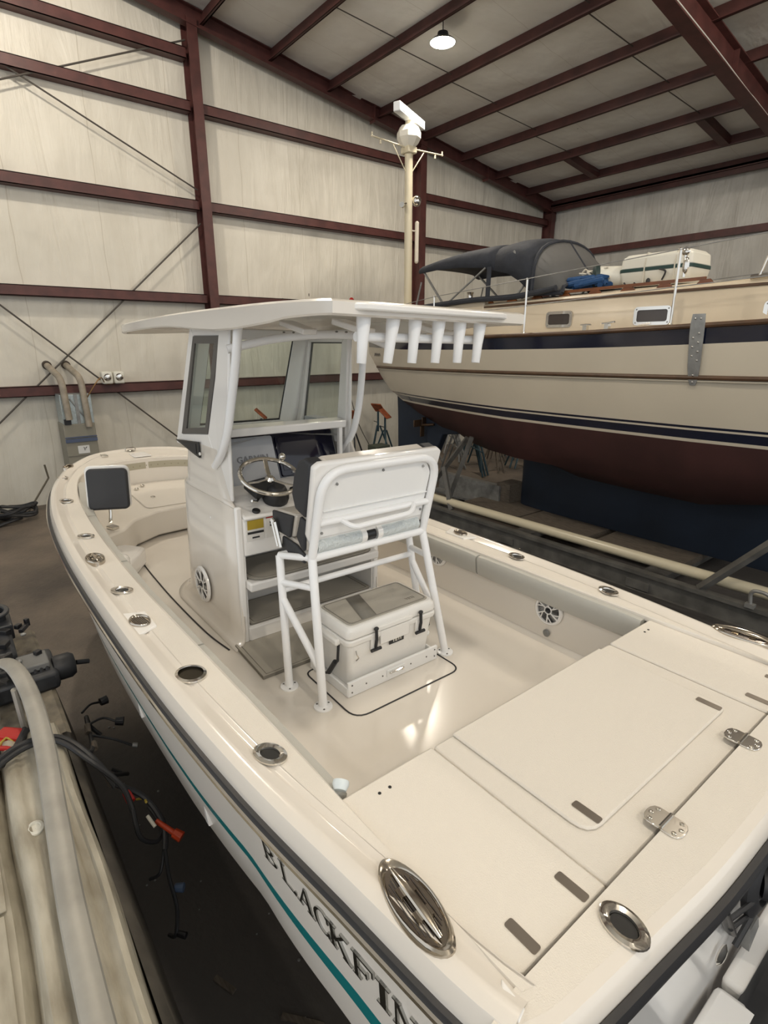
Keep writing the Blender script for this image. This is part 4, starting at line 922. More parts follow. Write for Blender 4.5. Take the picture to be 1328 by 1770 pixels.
# ---- casting deck, bow locker, ruler strip, jump seat ----
CD = [(5.5, .52), (5.42, .74), (5.3, .9), (5.2, 1.0)]
m = MB(); zc = .28
loop = [Vector((x, y, zc)) for x, y in ((6.98, 0), (6.95, .25), (6.85, .5), (6.6, .75), (6.2, .89), (5.6, .99), (5.05, 1.03), (5.08, .9), (5.2, .72), (5.45, .56), (5.62, .3), (5.66, 0))]
full = loop+[Vector((p.x, -p.y, p.z)) for p in loop[-2:0:-1]]
m.ext([(p.x, p.y, zc-.26) for p in full], (0, 0, .26)); m.build('casting_deck', SKID, boat, bevel=.02)
m = MB(); m.ext([(x, y, zc) for x, y in roundpoly([(6.55, .33), (5.75, .36), (5.75, -.36), (6.55, -.33)], [.08]*4)], (0, 0, .012)); bl_ = m.build('bow_hatch_lid', SKID, boat, bevel=.006)
for x, y in ((6.75, .12), (6.62, .22), (6.72, .32), (6.15, .18)):
    flush_ring('recessed_fitting', x, y, zc+.014, .035, .025, .6)
m = MB(); m.ext([(5.15, .98, 0), (5.12, .74, 0), (4.95, .62, 0), (4.55, .88, 0), (4.5, 1.06, 0)], (0, 0, .17)); m.build('liner_step', GELW, boat, bevel=.03)
m = MB(); m.ext([(4.62, 1.06, 0), (4.60, .93, 0), (4.48, .86, 0), (4.36, .93, 0), (4.30, 1.08, 0)], (0, 0, .30)); m.build('step_boss', GELW, boat, bevel=.04)
# ruler strip on the inner bow wall
m = MB(); rw = ring([(x, y-.012) for x, y in wall_t], Z(-.045)); rw2 = ring([(x, y-.014) for x, y in wall_t], Z(-.125)); a_i = next(i for i, p in enumerate(rw) if p.x > 6.55); b_i = len(rw)-a_i
m.loft([rw[a_i:b_i], rw2[a_i:b_i]], closed=False); rul = m.build('ruler_pad', mat('tan_ruler_pad', (.42, .385, .29), .7), boat)
m = MB()
for i in range(a_i+1, b_i-1, 1):
    p = rw[i].lerp(rw2[i], .5)+Vector((-.01, 0, 0)); m.ell(p, (.004, .006, .006), 6, 4)
m.build('ruler_marks', mat('ruler_mark', (.28, .24, .15), .7), rul)
js = thing('jump_seat_backrest', (0, 0, 0), 'charcoal padded folding backrest on a chrome bracket in the bow', 'backrest'); js.matrix_world = BM4
jc = Vector((5.28, .80, .66)); jn = Vector((-.90, .38, .16)).normalized(); jy = Vector((.40, .915, 0)).normalized(); ju = jy.cross(jn).normalized()
if ju.z < 0: ju = -ju
def jpoly(w, h, r, n0, n1, mt, name, dx=0, dz=0, bevel=.012):
    m = MB(); m.ext([jc+jy*(a+dx)+ju*(b+dz)+jn*n0 for a, b in rrect(w, h, r, 5)], jn*(n1-n0)); return m.build(name, mt, js, bevel=bevel, seg=3)
jpoly(.37, .39, .05, -.06, -.02, GELW, 'backrest_shell', 0, .01); jpoly(.34, .37, .045, -.02, .03, CHAR, 'backrest_cushion', -.005, -.005, .02)
m = MB(); m.tube([jc-ju*.17-jn*.03, jc-ju*.23-jn*.03, jc-ju*.30+jn*.01], .022, 8, flat=(1.4, .6)); m.build('backrest_bracket', CHR, js); m = MB(); m.obox((5.28, .80, .295), (.09, .07, .03), Matrix.Rotation(.4, 3, 'Z')); m.build('bracket_base', CHR, js, bevel=.006)
# bow roller / chocks
m = MB(); m.tube(arcpts([(7.42, .10, .60), (7.42, .10, .64), (7.42, -.02, .64), (7.42, -.02, .60)], .02), .008, 8); m.ell((7.4, .04, .61), (.04, .05, .012)); m.build('bow_eye', CHR, boat)
m = MB(); m.box(7.02, 7.3, -.10, .10, gz(7.2), gz(7.2)+.012); m.build('anchor_locker_lid', GELW, boat, bevel=.006)
m = MB(); m.box(7.2, 7.32, .35, .42, gz(7.2)+.0, gz(7.2)+.03); m.build('bow_chock', CHR, boat, bevel=.008)
# ---- cradle under the boat ----
t = thing('boat_cradle', (0, 0, 0), 'dark timber blocking under the white centre console boat, hidden below its hull', 'cradle')
for x in (1.6, 3.6, 5.6):
    zz = BL.z-.92-.03
    m = MB(); [m.box(x-.2, x+.2, -2.5+BL.y+1.9*0+ .45*0, BL.y+.6, .15*k, .15*k+.145) for k in range(3)] if False else m.box(x-.15, x+.15, BL.y-.5, BL.y+.5, 0, zz-.0+((x-4.5)/3)**2*.5*(x > 4.5))
    m.build('timber_block', WOODG, t, bevel=.01)
# ================= cooler on its tray, helm mat =================
cool = thing('cooler', (0, 0, 0), 'white hard cooler with black T-handle latches strapped under the helm seat', 'cooler')
cool.matrix_world = BM4@Matrix.Translation((2.41, -.005, .03))
WH = mat('cooler_white', (.84, .82, .78), .32, bump=.1, bscale=200)
def tp(w, d, z, off=0): return [(a, b, z) for a, b in rrect(d, w, .035, 4)]
m = MB(); m.loft([tp(.60, .31, .0), tp(.625, .345, .20), tp(.64, .355, .27)]); m.build('cooler_body', WH, cool, bevel=.004)
m = MB(); m.loft([tp(.665, .375, .27), tp(.675, .385, .285), tp(.675, .385, .31)]); m.build('body_rim', WH, cool, bevel=.008)
m = MB(); m.loft([tp(.665, .375, .315), tp(.67, .38, .33), tp(.66, .375, .365), tp(.635, .345, .385)]); lidc = m.build('cooler_lid', WH, cool, bevel=.006)
m = MB(); m.box(-.2, -.185, -.13, .14, .318, .345); m.box(-.196, -.186, -.11, .11, .225, .31); m.build('lid_bead', WH, cool, bevel=.004)
for y in (.345, -.345):
    m = MB(); m.box(-.11, .11, y-.02, y+.02, .26, .30); m.build('side_grip', WH, cool, bevel=.01)
    m = MB(); m.tube([(-.09, y*1.03, .27), (-.10, y*1.06, .12), (.0, y*1.07, .06), (.0, y*1.07, .06)] if False else [(-.10, y*.98, .28), (-.11, y*1.02, .17), (-.02, y*1.04, .05), (.03, y*1.0, .02)], .008, 8); m.build('rope_handle', BLKR, cool)
    m = MB(); m.tube([(-.09, y*1.03, .155), (-.03, y*1.045, .06)], .015, 10); m.build('handle_grip', BLKR, cool)
for y in (.15, -.19):
    m = MB(); m.tube([(-.205, y, .345), (-.21, y, .28), (-.20, y, .225)], .011, 8, flat=(1, .7)); m.tube([(-.205, y-.035, .215), (-.205, y+.035, .215)], .010, 8); m.ell((-.205, y, .345), (.012, .016, .012)); m.build('latch', BLKR, cool)
    m = MB(); m.box(-.195, -.18, y-.025, y+.025, .20, .30); m.build('latch_seat', WH, cool, bevel=.004)
m = MB(); m.box(-.186, -.180, -.075, .035, .195, .24); bd = m.build('name_badge', BLKR, cool)
mw = Matrix.Translation(Vector((-.1865, -.02, .2175)))@Matrix((Vector((0, -1, 0)), Vector((0, 0, 1)), Vector((-1, 0, 0)))).transposed().to_4x4()
textmesh('badge_lettering', 'YETI', .036, .0008, OFFW, bd, mw, .0012)
m = MB(); m.tube([(-.185, .28, .24), (-.20, .285, .225), (-.20, .27, .20), (-.195, .285, .185)], .004, 6); m.build('lock_pin', CHR, cool)
P_ = [(a, b, .385) for a, b in rrect(.31, .60, .03, 3)]
m = MB(); m.ext(P_, (0, 0, .006)); pdx = m.build('lid_pad', DEK, cool)
m = MB(); q = [Vector((a, b, .392)) for a, b in rrect(.285, .575, .025, 3)]; m.tube(q+[q[0]], .003, 4); m.tube([(-.14, .20, .392), (.14, .12, .392)], .003, 4); m.tube([(-.14, .10, .392), (.14, .02, .392)], .003, 4); m.build('pad_groove', DEKD, pdx)
m = MB(); m.add([(-.143, .20, .3925), (-.143, .10, .3925), (.143, .02, .3925), (.143, .12, .3925)], [(0, 1, 2, 3)]); m.build('pad_dark_band', DEKD, pdx, solid=.001)  # darker diagonal band between the two slanted grooves
mw = Matrix.Translation(Vector((-.09, -.2, .3925)))@Matrix((Vector((0, -1, 0)), Vector((1, 0, 0)), Vector((0, 0, 1)))).transposed().to_4x4()
textmesh('pad_lettering', 'YETI', .035, .0004, DEKD, pdx, mw)
tray = thing('cooler_tray', (0, 0, 0), 'white slide-out tray bolted to the sole beneath the cooler', 'tray')
tray.matrix_world = BM4@Matrix.Translation((2.41, -.005, .0))
m = MB(); m.box(-.19, .2, -.33, .33, .004, .028); m.build('tray_base', POLY, tray)
m = MB(); m.box(-.205, -.187, -.345, .345, .002, .095); fb = m.build('tray_front_board', POLY, tray, bevel=.004)
m = MB(); m.box(.187, .205, -.345, .345, .002, .095); m.box(-.2, .2, .335, .348, .002, .06); m.box(-.2, .2, -.348, -.335, .002, .06); m.build('tray_rim', POLY, tray, bevel=.004)
m = MB(); m.box(-.212, -.205, -.07, .07, .03, .075); hh = m.build('tray_latch', POLY, fb, bevel=.006); m = MB(); m.tube(arcpts([(-.214, .05, .055), (-.222, .05, .062), (-.222, -.05, .062), (-.214, -.05, .045)], .01), .006, 6); m.build('latch_ring', CHR, fb)
m = MB(); [m.ell((-.207, y, z), (.004, .005, .005), 6, 4) for y in (-.32, -.25, -.12, .1, .22, .32) for z in ((.05,) if abs(y) < .3 else (.03, .075))]; m.build('board_screws', SEAM, fb)
mt_ = thing('helm_mat', (0, 0, 0), 'grey foam anti-fatigue mat on the sole in front of the console steps', 'mat'); mt_.matrix_world = BM4
pad('mat_pad', [(3.10, .615), (3.10, -.30), (2.66, -.30), (2.66, .635)], .002, mt_, .022)
# ================= sailboat on its cradle =================
SY = -8.6
sb = thing('sailboat', (0, SY, 0), 'cream sailing yacht with navy sheer stripe and maroon bottom propped up on the right', 'sailboat')
def sbb(x):
    if x < 3:
        t = (3-x)/4.6; return 1.65*max(0, 1-max(0, t)**2.4)
    t = (x-3)/8.5; return 1.65*max(0, 1-t**2.6)
ZS = [(-1.6, 3.85), (0, 3.62), (2.3, 3.49), (4.5, 3.41), (6.3, 3.38), (9, 3.36), (11.5, 3.4)]
ZC = [(-1.6, 3.7), (-1.2, 2.9), (-.5, 2.1), (.5, 1.55), (3, 1.12), (6.4, 1.15), (8, 1.38), (9.2, 1.62), (10.3, 2.0), (10.9, 2.42), (11.4, 2.95), (11.5, 3.05)]
XS = [-1.6, -1.4, -1.1, -.7, -.2, .4, 1.2, 2, 3, 4, 5, 6, 6.8, 7.6, 8.4, 9.2, 9.9, 10.5, 10.9, 11.15, 11.32, 11.42, 11.48]
def sby(x, z):
    zs, zc = interp(x, ZS), interp(x, ZC); s = max(0, min(1, (z-zc)/(zs-zc)))
    e = .20 if x < 6 else .20+.40*((x-6)/5.5)
    if x < .5: e = .2+.35*(.5-x)/2
    return sbb(x)*s**e
def band_rows(z0f, z1f, n=3):
    rows = []
    for k in range(n+1):
        R1 = []
        for x in XS:
            zc = interp(x, ZC); z = z0f(x)+(z1f(x)-z0f(x))*k/n; z = max(z, zc); R1.append((x, z))
        rows.append([Vector((x, sby(x, z), z)) for x, z in R1]+[Vector((x, -sby(x, z), z)) for x, z in R1[::-1]])
    return rows
zsf = lambda x: interp(x, ZS)
c1 = lambda x: zsf(x)-.215; b0 = lambda x: 2.33-.013*x; b1 = lambda x: 2.30-.013*x; b2 = lambda x: 2.165-.012*x; b3 = lambda x: 2.125-.012*x
def hband(name, f0, f1, mt, n=3):
    m = MB(); m.loft(band_rows(f0, f1, n), closed=False); return m.build(name, mt, sb)
hband('sheer_stripe', lambda x: zsf(x)-.03, c1, NAVY, 1); hband('topsides', c1, b0, CREAM, 6); hband('boot_stripe', b0, b1, NAVY, 1); hband('boot_stripe', b1, lambda x: b1(x)-.025, CREAM, 1)
hband('boot_stripe', lambda x: b1(x)-.025, b2, NAVY, 1); hband('boot_stripe', b2, b3, CREAM, 1); hband('bottom_paint', b3, lambda x: 0, MAROON, 9)
# rub strake, cap rail
def strip(name, zf_, xr, r, mt, off=.0, flat=None):
    for s in (1, -1):
        P = [Vector((x, s*(sby(x, zf_(x))+off), zf_(x))) for x in [xr[0]+(xr[1]-xr[0])*k/40 for k in range(41)]]
        m = MB(); m.tube(P, r, 8, flat=flat); m.build(name, mt, sb)
strip('rub_strake', lambda x: 2.925-.018*x+.0*x, (-1.0, 11.0), .028, TEAKD, .012); strip('strake_lower_bead', lambda x: 2.885-.018*x, (-1.0, 11.0), .013, CREAM, .012)  # second strip is a thin cream bead just below the strake
strip('cap_rail', lambda x: zsf(x)-.012, (-1.5, 11.44), .030, TEAKD, -.005)
m = MB(); A = [Vector((x, sby(x, zsf(x))-.0, zsf(x)-.02)) for x in XS]; Bm = [Vector((x, 0, zsf(x)+.03)) for x in XS]; m.loft([A, Bm, [Vector((p.x, -p.y, p.z)) for p in A]], closed=False); m.build('deck', CREAM2, sb)
# keel, rudder, propeller aperture
def foil(m, prof, th):
    """prof = [(x,z)] outline; th half thickness, sharpened at both ends in x"""
    m.ext([(x, -th, z) for x, z in prof], (0, 2*th, 0)); return m
m = MB(); rings = []
for z in (.26, .45, .7, 1.0, 1.5):
    xa, xf, t = 6.55-.0*z, -.0+(z-.26)*.1, .12+.07*z
    rings.append([Vector((xf+(xa-xf)*(1-cos(pi*k/12))/2, t*(sin(pi*k/12)**.6), z)) for k in range(13)]+[Vector((xf+(xa-xf)*(1-cos(pi*k/12))/2, -t*(sin(pi*k/12)**.6), z)) for k in range(11, 0, -1)])
m.loft(rings); m.build('keel', BLUEB, sb)
m = MB(); rings = []
for z, xa, xf in ((.62, 10.30, 9.5), (1.1, 10.32, 9.25), (1.6, 10.33, 9.15), (2.1, 10.36, 9.1)):
    rings.append([Vector((xf+(xa-xf)*(1-cos(pi*k/10))/2, .06*(sin(pi*k/10)**.6)+.002, z)) for k in range(11)]+[Vector((xf+(xa-xf)*(1-cos(pi*k/10))/2, -.06*(sin(pi*k/10)**.6)-.002, z)) for k in range(9, 0, -1)])
m.loft(rings); m.build('rudder', BLUEB, sb)
m = MB(); m.ext([(9.2, -.09, .75), (9.2, -.09, 1.65), (8.0, -.09, 1.45), (8.7, -.09, 1.35), (9.0, -.09, .75)], (0, .18, 0)); m.build('skeg', BLUEB, sb, bevel=.02)
m = MB(); m.tube([(8.95, .12, 1.55), (9.3, .17, 1.5)], .03, 8)
for k in range(3):
    a = 2*pi*k/3+.4; m.obox((9.3, .17+.14*cos(a), 1.5+.14*sin(a)), (.03, .1+.14*abs(cos(a)), .1+.14*abs(sin(a))))
m.build('propeller', mat('bronze', (.10, .06, .035), .5, .6), sb, bevel=.01)
# tang plate on the topside
m = MB(); x = 3.0; P = []
pts = [(z, sby(x, min(z, zsf(x)-.03))+.018+(.0)) for z in (2.78, 2.85, 3.0, 3.2, 3.35, 3.47, 3.58)]
R1 = [Vector((x-.05+.0, y, z)) for z, y in pts]; wv = [.03, .055, .07, .075, .08, .08, .07]
rings = [[Vector((x-w, y, z)), Vector((x+w, y, z)), Vector((x+w, y+.012, z)), Vector((x-w, y+.012, z))] for (z, y), w in zip(pts, wv)]
m.loft(rings); pl_ = m.build('chainplate', GALV, sb, bevel=.002)
m = MB()
for i, z in enumerate((2.82, 2.9, 3.07, 3.12, 3.17, 3.22, 3.27, 3.32, 3.37, 3.53, 3.53)):
    yy = sby(x, min(z, zsf(x)-.03))+.034; m.ell((x+(.03 if i % 2 else -.03)*(0 if i < 2 else 1), yy, z), (.012, .008, .012), 8, 6)
m.build('chainplate_bolt', CHR, pl_)
# cabin trunk
def zcab(x): return 3.95+.012*(4-x)
m = MB(); rings = []
for x, w, dz in ((.9, .72, -.3), (1.1, .85, 0), (3, .97, 0), (5, .99, 0), (6.6, .97, 0), (7.0, .93, 0), (7.05, .90, 0)):
    zt = zcab(x)+dz; rings.append([Vector((x, w+.05, zsf(x)-.05)), Vector((x, w, zt-.03)), Vector((x, w-.05, zt)), Vector((x, w*.5, zt+.07)), Vector((x, 0, zt+.10)), Vector((x, -w*.5, zt+.07)), Vector((x, -w+.05, zt)), Vector((x, -w, zt-.03)), Vector((x, -w-.05, zsf(x)-.05))])
m.loft(rings); cab = m.build('cabin_trunk', CREAM2, sb, sharp=60)
strip_y = lambda x: interp(x, [(.9, .72), (1.1, .85), (3, .97), (5, .99), (6.6, .97), (7.05, .90)])
for s in (1, -1):
    m = MB(); m.tube([Vector((x, s*(strip_y(x)+.012), zcab(x)-.055)) for x in [1.1+.2*k for k in range(30)]], .017, 6); m.build('eyebrow_trim', TEAKD, sb)
    # scalloped handrail
    m = MB(); P = []; xa, xb = 3.35, 6.9; n = 7; P = [(xa, 0), (xa-.02, .02), (xa+.07, .11), (xb, .11), (xb+.05, .05), (xb, 0)]
    m.box(xa, xb, s*.83-.018, s*.83+.018, .06, .10)
    o0 = zcab(5)
    mm = MB()
    for k in range(n+1):
        xx = xa+(xb-xa)*k/n; mm.ext([(xx-.12, s*.83-.015, 0), (xx-.055, s*.83-.015, .07), (xx+.055, s*.83-.015, .07), (xx+.12, s*.83-.015, 0)], (0, .03, 0))
    m.v = [(a, b, c+zcab(a)+.0) for a, b, c in m.v]; mm.v = [(a, b, c+zcab(a)-.0) for a, b, c in mm.v]; m.add(mm.v, mm.f); m.build('cabin_handrail', TEAK, sb)
for xc, w in ((5.31, .46), (3.88, .50), (2.35, .50), (1.4, .4)):
    yy = strip_y(xc)+.028; zc_ = 3.60
    for s in (1, -1):
        P = [Vector((xc+a, s*yy, zc_+b+(.01))) for a, b in rrect(w, .235, .05, 4)]; Q = [Vector((xc+a, s*yy, zc_+b+.01)) for a, b in rrect(w-.09, .15, .03, 4)]
        m = MB(); n_ = len(P); m.add(P+Q+[p+Vector((0, s*.022, 0)) for p in P]+[p+Vector((0, s*.022, 0)) for p in Q], [(i, (i+1) % n_, n_+(i+1) % n_, n_+i) for i in range(n_)]+[(2*n_+i, 2*n_+(i+1) % n_, 3*n_+(i+1) % n_, 3*n_+i) for i in range(n_)]+[(i, (i+1) % n_, 2*n_+(i+1) % n_, 2*n_+i) for i in range(n_)]+[(n_+i, n_+(i+1) % n_, 3*n_+(i+1) % n_, 3*n_+i) for i in range(n_)])
        pf = m.build('portlight_frame', CHR, sb)
        m = MB(); m.ext([p+Vector((0, s*.006, 0)) for p in Q], (0, s*.004, 0)); m.build('portlight_glass', mat('smoked_portlight', (.055, .045, .04), .15) if 'smoked_portlight' not in bpy.data.materials else bpy.data.materials['smoked_portlight'], pf)
        m = MB(); [m.ell(P[i]*.5+Q[i]*.5+Vector((0, s*.024, 0)), (.01, .006, .01), 6, 4) for i in range(2, n_, 5)]; m.build('frame_bolt', GALV, pf)
m = MB(); m.tube([(4.62, 1.50, 3.50), (4.54, 1.50, 3.505), (4.46, 1.50, 3.50)], .012, 6); m.tube([(4.3, 1.50, 3.51), (4.22, 1.5, 3.515), (4.12, 1.50, 3.53)], .012, 6); m.box(4.51, 4.57, 1.47, 1.53, 3.43, 3.5); m.box(4.19, 4.25, 1.47, 1.53, 3.43, 3.505); m.build('deck_cleat', CHR, sb)
# cockpit coaming and navy rope rail below the bimini
m = MB(); m.ext([(x, .95, z) for x, z in ((6.9, 3.4), (6.9, 4.0), (8.2, 3.9), (9.9, 3.78), (10.1, 3.4))], (0, -1.9, 0)); m.build('cockpit_coaming', CREAM2, sb, bevel=.03)
m = MB(); m.tube(smooth_path([(5.45, .97, 4.07), (6.2, .99, 3.99), (7.2, 1.0, 3.985), (8.5, .98, 3.93), (9.7, .9, 3.86)]), .045, 8); m.build('canvas_rail_cover', CANV, sb)
# stanchions with two life lines
SX_ = [(3.35, 4.30), (5.57, 4.17), (7.9, 4.08), (9.9, 4.0)]
for x, zt in SX_:
    for s in (1, -1):
        yy = sby(x, zsf(x)-.03)-.06; m = MB(); m.tube([(x, s*yy, zsf(x)), (x, s*yy, zt)], .016, 8); m.lathe([(.001, 0), (.035, 0), (.02, .04), (.001, .04)], (x, s*yy, zsf(x)), seg=10); m.ell((x, s*yy, zt), (.022, .022, .018), 8, 5); m.build('stanchion', CHR, sb)
for s in (1, -1):
    for f in (1.0, .52):
        P = [Vector((1.2, s*(sby(1.2, 3.5)-.06), 3.5+.97*f))]+[Vector((x, s*(sby(x, zsf(x)-.03)-.06), zsf(x)+(zt-zsf(x))*f)) for x, zt in SX_]
        m = MB(); m.tube(P, .006, 6); m.build('life_line', GALV, sb)
m = MB(); m.tube([(2.55, .95, 3.98), (2.25, .80, 5.6)], .022, 8); m.tube([(2.72, .95, 3.98), (2.60, .93, 4.42), (2.54, .93, 4.5)], .016, 8); m.tube([(2.80, .95, 3.99), (2.50, .92, 4.0)], .03, 8); m.build('gangway_rail', CHR, sb)
m = MB(); m.ell((3.33, 1.50, 4.28), (.05, .03, .05), 10, 8); m.ell((3.31, 1.50, 4.13), (.04, .03, .10), 10, 8); m.tube([(3.32, 1.5, 4.0), (3.33, 1.5, 4.25)], .018, 8); m.build('winch_block', CHR, sb)
m = MB(); m.box(1.2, 2.35, -.3, .72, 3.98, 4.14); m.ext([(1.2, -.3, 4.18), (2.28, -.3, 4.18), (2.18, -.3, 4.28), (1.3, -.3, 4.28)], (0, .95, 0)); m.build('companionway_hatch', TEAK, sb, bevel=.02)
# bimini and dodger in charcoal canvas
def arch(x, w, z0, z1, n=8, p=.5):
    return [Vector((x, w*cos(pi*k/n)*(1 if True else 1), z0+(z1-z0)*(sin(pi*k/n)**p))) for k in range(n+1)]
def canopy(xs, w, z0s, z1s, name, mt, p=.45):
    m = MB(); m.loft([arch(x, ww, a, b, 14, p) for x, ww, a, b in zip(xs, w, z0s, z1s)], closed=False); return m.build(name, mt, sb, solid=.012, sharp=70)
canopy([8.78, 8.70, 8.2, 7.6, 7.0, 6.75], [.80, .84, .86, .88, .90, .90], [4.60, 4.56, 4.58, 4.56, 4.50, 4.44], [4.68, 4.75, 4.83, 4.90, 4.92, 4.90], 'bimini_top', CANV)
MESHC = glass('mesh_canvas_window', (.30, .29, .27), rough=.5)
canopy([6.78, 6.45, 6.2, 5.95], [.90, .90, .90, .90], [4.44, 4.36, 4.22, 4.02], [4.90, 4.94, 4.93, 4.86], 'dodger_top', CANV)
m = MB(); A = arch(5.95, .90, 4.02, 4.86, 14, .45); Bq = arch(5.38, .90, 4.0, 4.16, 14, .4); m.loft([A, Bq], closed=False); dw = m.build('dodger_window', mat('dark_mesh_canvas', (.10, .098, .095), .8), sb, solid=.008)
m = MB(); m.tube(A, .03, 6); m.tube([A[0], Bq[0]], .035, 6); m.tube([A[-1], Bq[-1]], .035, 6); m.tube([A[7], Bq[7]], .02, 6); m.tube(Bq, .03, 6); m.build('dodger_binding', CANV, sb)
for s in (1, -1):
    m = MB(); m.tube([(6.85, s*.93, 3.95), (6.85, s*.92, 4.50)], .05, 8, flat=(1, .5)); m.build('canvas_strap', CANV, sb)
    m = MB(); m.tube([(8.65, s*.80, 4.62), (7.9, s*.93, 3.93)], .022, 6); m.build('bimini_frame_tube', GALV, sb)
    m = MB(); m.tube([(7.9, s*.93, 3.93), (6.95, s*.9, 4.5)], .018, 6); m.build('bimini_frame_tube', GALV, sb)
    m = MB(); m.tube([(8.6, s*.88, 4.4), (8.75, s*.9, 3.9)], .016, 6); m.build('bimini_frame_tube', GALV, sb)
    m = MB(); m.lathe([(.001, 0), (.06, 0), (.045, .06), (.055, .13), (.065, .15), (.001, .16)], (7.3, s*.88, 3.98), seg=12); m.build('sheet_winch', CHR, sb)
    m = MB(); m.tube(smooth_path([(6.3, s*.85, 4.0), (6.1, s*.86, 4.3), (6.4, s*.85, 4.7)]), .02, 6); m.build('dodger_frame_tube', GALV, sb)
# deck clutter at the stern: pulpit, red horn, rollers
m = MB(); m.tube(arcpts([(10.2, .75, 3.4), (10.3, .75, 3.95), (11.2, .30, 3.98), (11.2, -.30, 3.98), (10.3, -.75, 3.95), (10.2, -.75, 3.4)], .2), .016, 8); m.build('stern_pulpit', CHR, sb)
for x in (9.55, 10.6):
    m = MB(); m.lathe([(.001, 0), (.07, 0), (.05, .08), (.02, .1), (.02, .42), (.05, .44), (.05, .5), (.001, .52)], (x, .55, 3.42), seg=12); m.tube(smooth_path([(x, .55, 3.9), (x-.25, .55, 3.85), (x-.3, .55, 3.5)]), .015, 6); m.build('deck_fairlead', CHR, sb)
m = MB(); m.box(10.5, 11.4, -.28, .28, 3.42, 3.84); m.tube([(11.0, .4, 3.86), (11.7, .15, 3.9)], .05, 8); m.build('stern_platform', GREYM, sb, bevel=.02)
m = MB(); m.lathe([(.001, 0), (.06, 0), (.075, .10), (.06, .26), (.03, .3), (.001, .3)], (11.55, .45, 4.02), (.1, 0, 1), 12); m.build('fire_horn', RED, sb)
# name letters on the quarter
m = MB()
for k in range(6):
    x = 11.02-.09*k*.9; z = 3.02; y = sby(x, z)+.006; m.tube([(x+.02, y, z-.04), (x, y, z+.03), (x-.03, y, z-.03), (x-.04, y, z+.02)], .006, 5)
m.build('name_script', NAVY, sb)
m = MB(); m.torus((10.0, sby(10.0, 3.22)+.01, 3.28), .035, .012, (0, 1, 0), 16, 6); m.build('hawse_ring', OFFW, sb)
# mast with radar
m = MB(); m.tube([(10.02, 0, 3.4), (10.05, 0, 7.28)], .085, 16); m.build('mizzen_mast', MASTP, sb)
m = MB(); m.lathe([(.12, 0), (.20, .08), (.25, .17), (.25, .27), (.19, .38), (.10, .41), (.001, .41)], (10.05, 0, 7.16), seg=8); m.build('radar_dome', mat('radar_white', (.66, .63, .55), .4), sb, sharp=20)
RRt = Matrix.Rotation(radians(24), 3, 'Z')
m = MB(); m.obox((10.03, 0, 7.72), (.15, 1.22, .17), RRt@Matrix.Rotation(0, 3, 'Z')); rs_ = m.build('radar_scanner', mat('scanner_white', (.66, .68, .70), .35), sb, bevel=.015)
m = MB(); m.obox(Vector((10.03, 0, 7.72))+RRt@Vector((-.078, 0, 0)), (.006, 1.1, .10), RRt); m.build('scanner_face_band', mat('scanner_grey', (.30, .36, .42), .4), rs_)
m = MB(); [m.obox(Vector((10.03, 0, 7.72))+RRt@Vector((-.083, -.1-.10*k, 0)), (.004, .06, .06), RRt) for k in range(4)]; m.build('scanner_lettering', OFFW, rs_)
m = MB(); m.tube([(10.04, 0, 7.55), (10.03, 0, 7.68)], .09, 10); m.build('scanner_pedestal', MASTP, sb)
for s in (1, -1):
    m = MB(); m.tube([(10.05, 0, 7.16), (10.05, s*.98, 7.20)], .016, 8); m.tube([(10.05, s*.96, 7.18), (10.05, s*.96, 7.27)], .014, 6); m.tube([(10.05, s*.75, 7.17), (10.05, s*.75, 7.10)], .02, 6); m.build('spreader', MASTP, sb)
    m = MB(); m.tube([(10.05, s*.08, 6.72), (10.05, s*.42, 7.15)], .011, 6); m.build('spreader_strut', MASTP, sb)
m = MB(); m.box(9.92, 10.18, -.12, .12, 7.05, 7.18); m.build('mast_bracket', MASTP, sb, bevel=.02)
m = MB(); m.tube([(10.03, .05, 6.12), (10.03, .19, 6.07)], .03, 8); m.tube([(10.03, .17, 6.07), (9.98, .24, 6.07)], .055, 10); m.tube([(10.0, -.05, 6.1), (9.97, -.10, 6.15)], .03, 8); m.ell((9.94, -.14, 6.18), (.10, .10, .11), 14, 8); m.build('mast_light', CHR, sb)
m = MB(); m.tube([(9.95, -.17, 5.75), (9.95, -.17, 5.0)], .045, 10); m.ell((9.95, -.17, 5.75), (.045, .045, .05)); m.ell((9.95, -.17, 5.0), (.045, .045, .05)); m.tube([(10, 0, 5.6), (9.95, -.17, 5.6)], .015, 6); m.build('radar_reflector', mat('reflector_white', (.62, .56, .46), .4), sb)
# ---- loose things on the yacht ----
lr = thing('life_raft', (4.22, SY+.18, 4.04), 'white life raft canister with dark green seam on the yacht cabin roof', 'life raft')
m = MB(); m.loft([[Vector((a, b, z)) for a, b in rrect(w, d, .07, 4)] for w, d, z in ((.86, .50, .0), (.98, .60, .07), (1.02, .64, .20))]); m.build('lower_shell', OFFW, lr, bevel=.01)
m = MB(); m.loft([[Vector((a, b, z)) for a, b in rrect(w, d, .08, 4)] for w, d, z in ((1.02, .64, .24), (1.0, .62, .38), (.90, .52, .43))]); m.build('upper_shell', OFFW, lr, bevel=.015)
m = MB(); m.loft([[Vector((a, b, z)) for a, b in rrect(1.035, .655, .08, 4)] for z in (.20, .24)]); m.build('seam_band', mat('dark_green_band', (.01, .04, .035), .5), lr)
for a in (-.3, .12):
    m = MB(); m.loft([[Vector((a+d, b, z)) for b, z in ((-.335, .03), (-.335, .30), (-.28, .44), (.28, .44), (.335, .30), (.335, .03))] for d in (-.008, .008)], closed=True); m.build('strap', OFFR, lr)
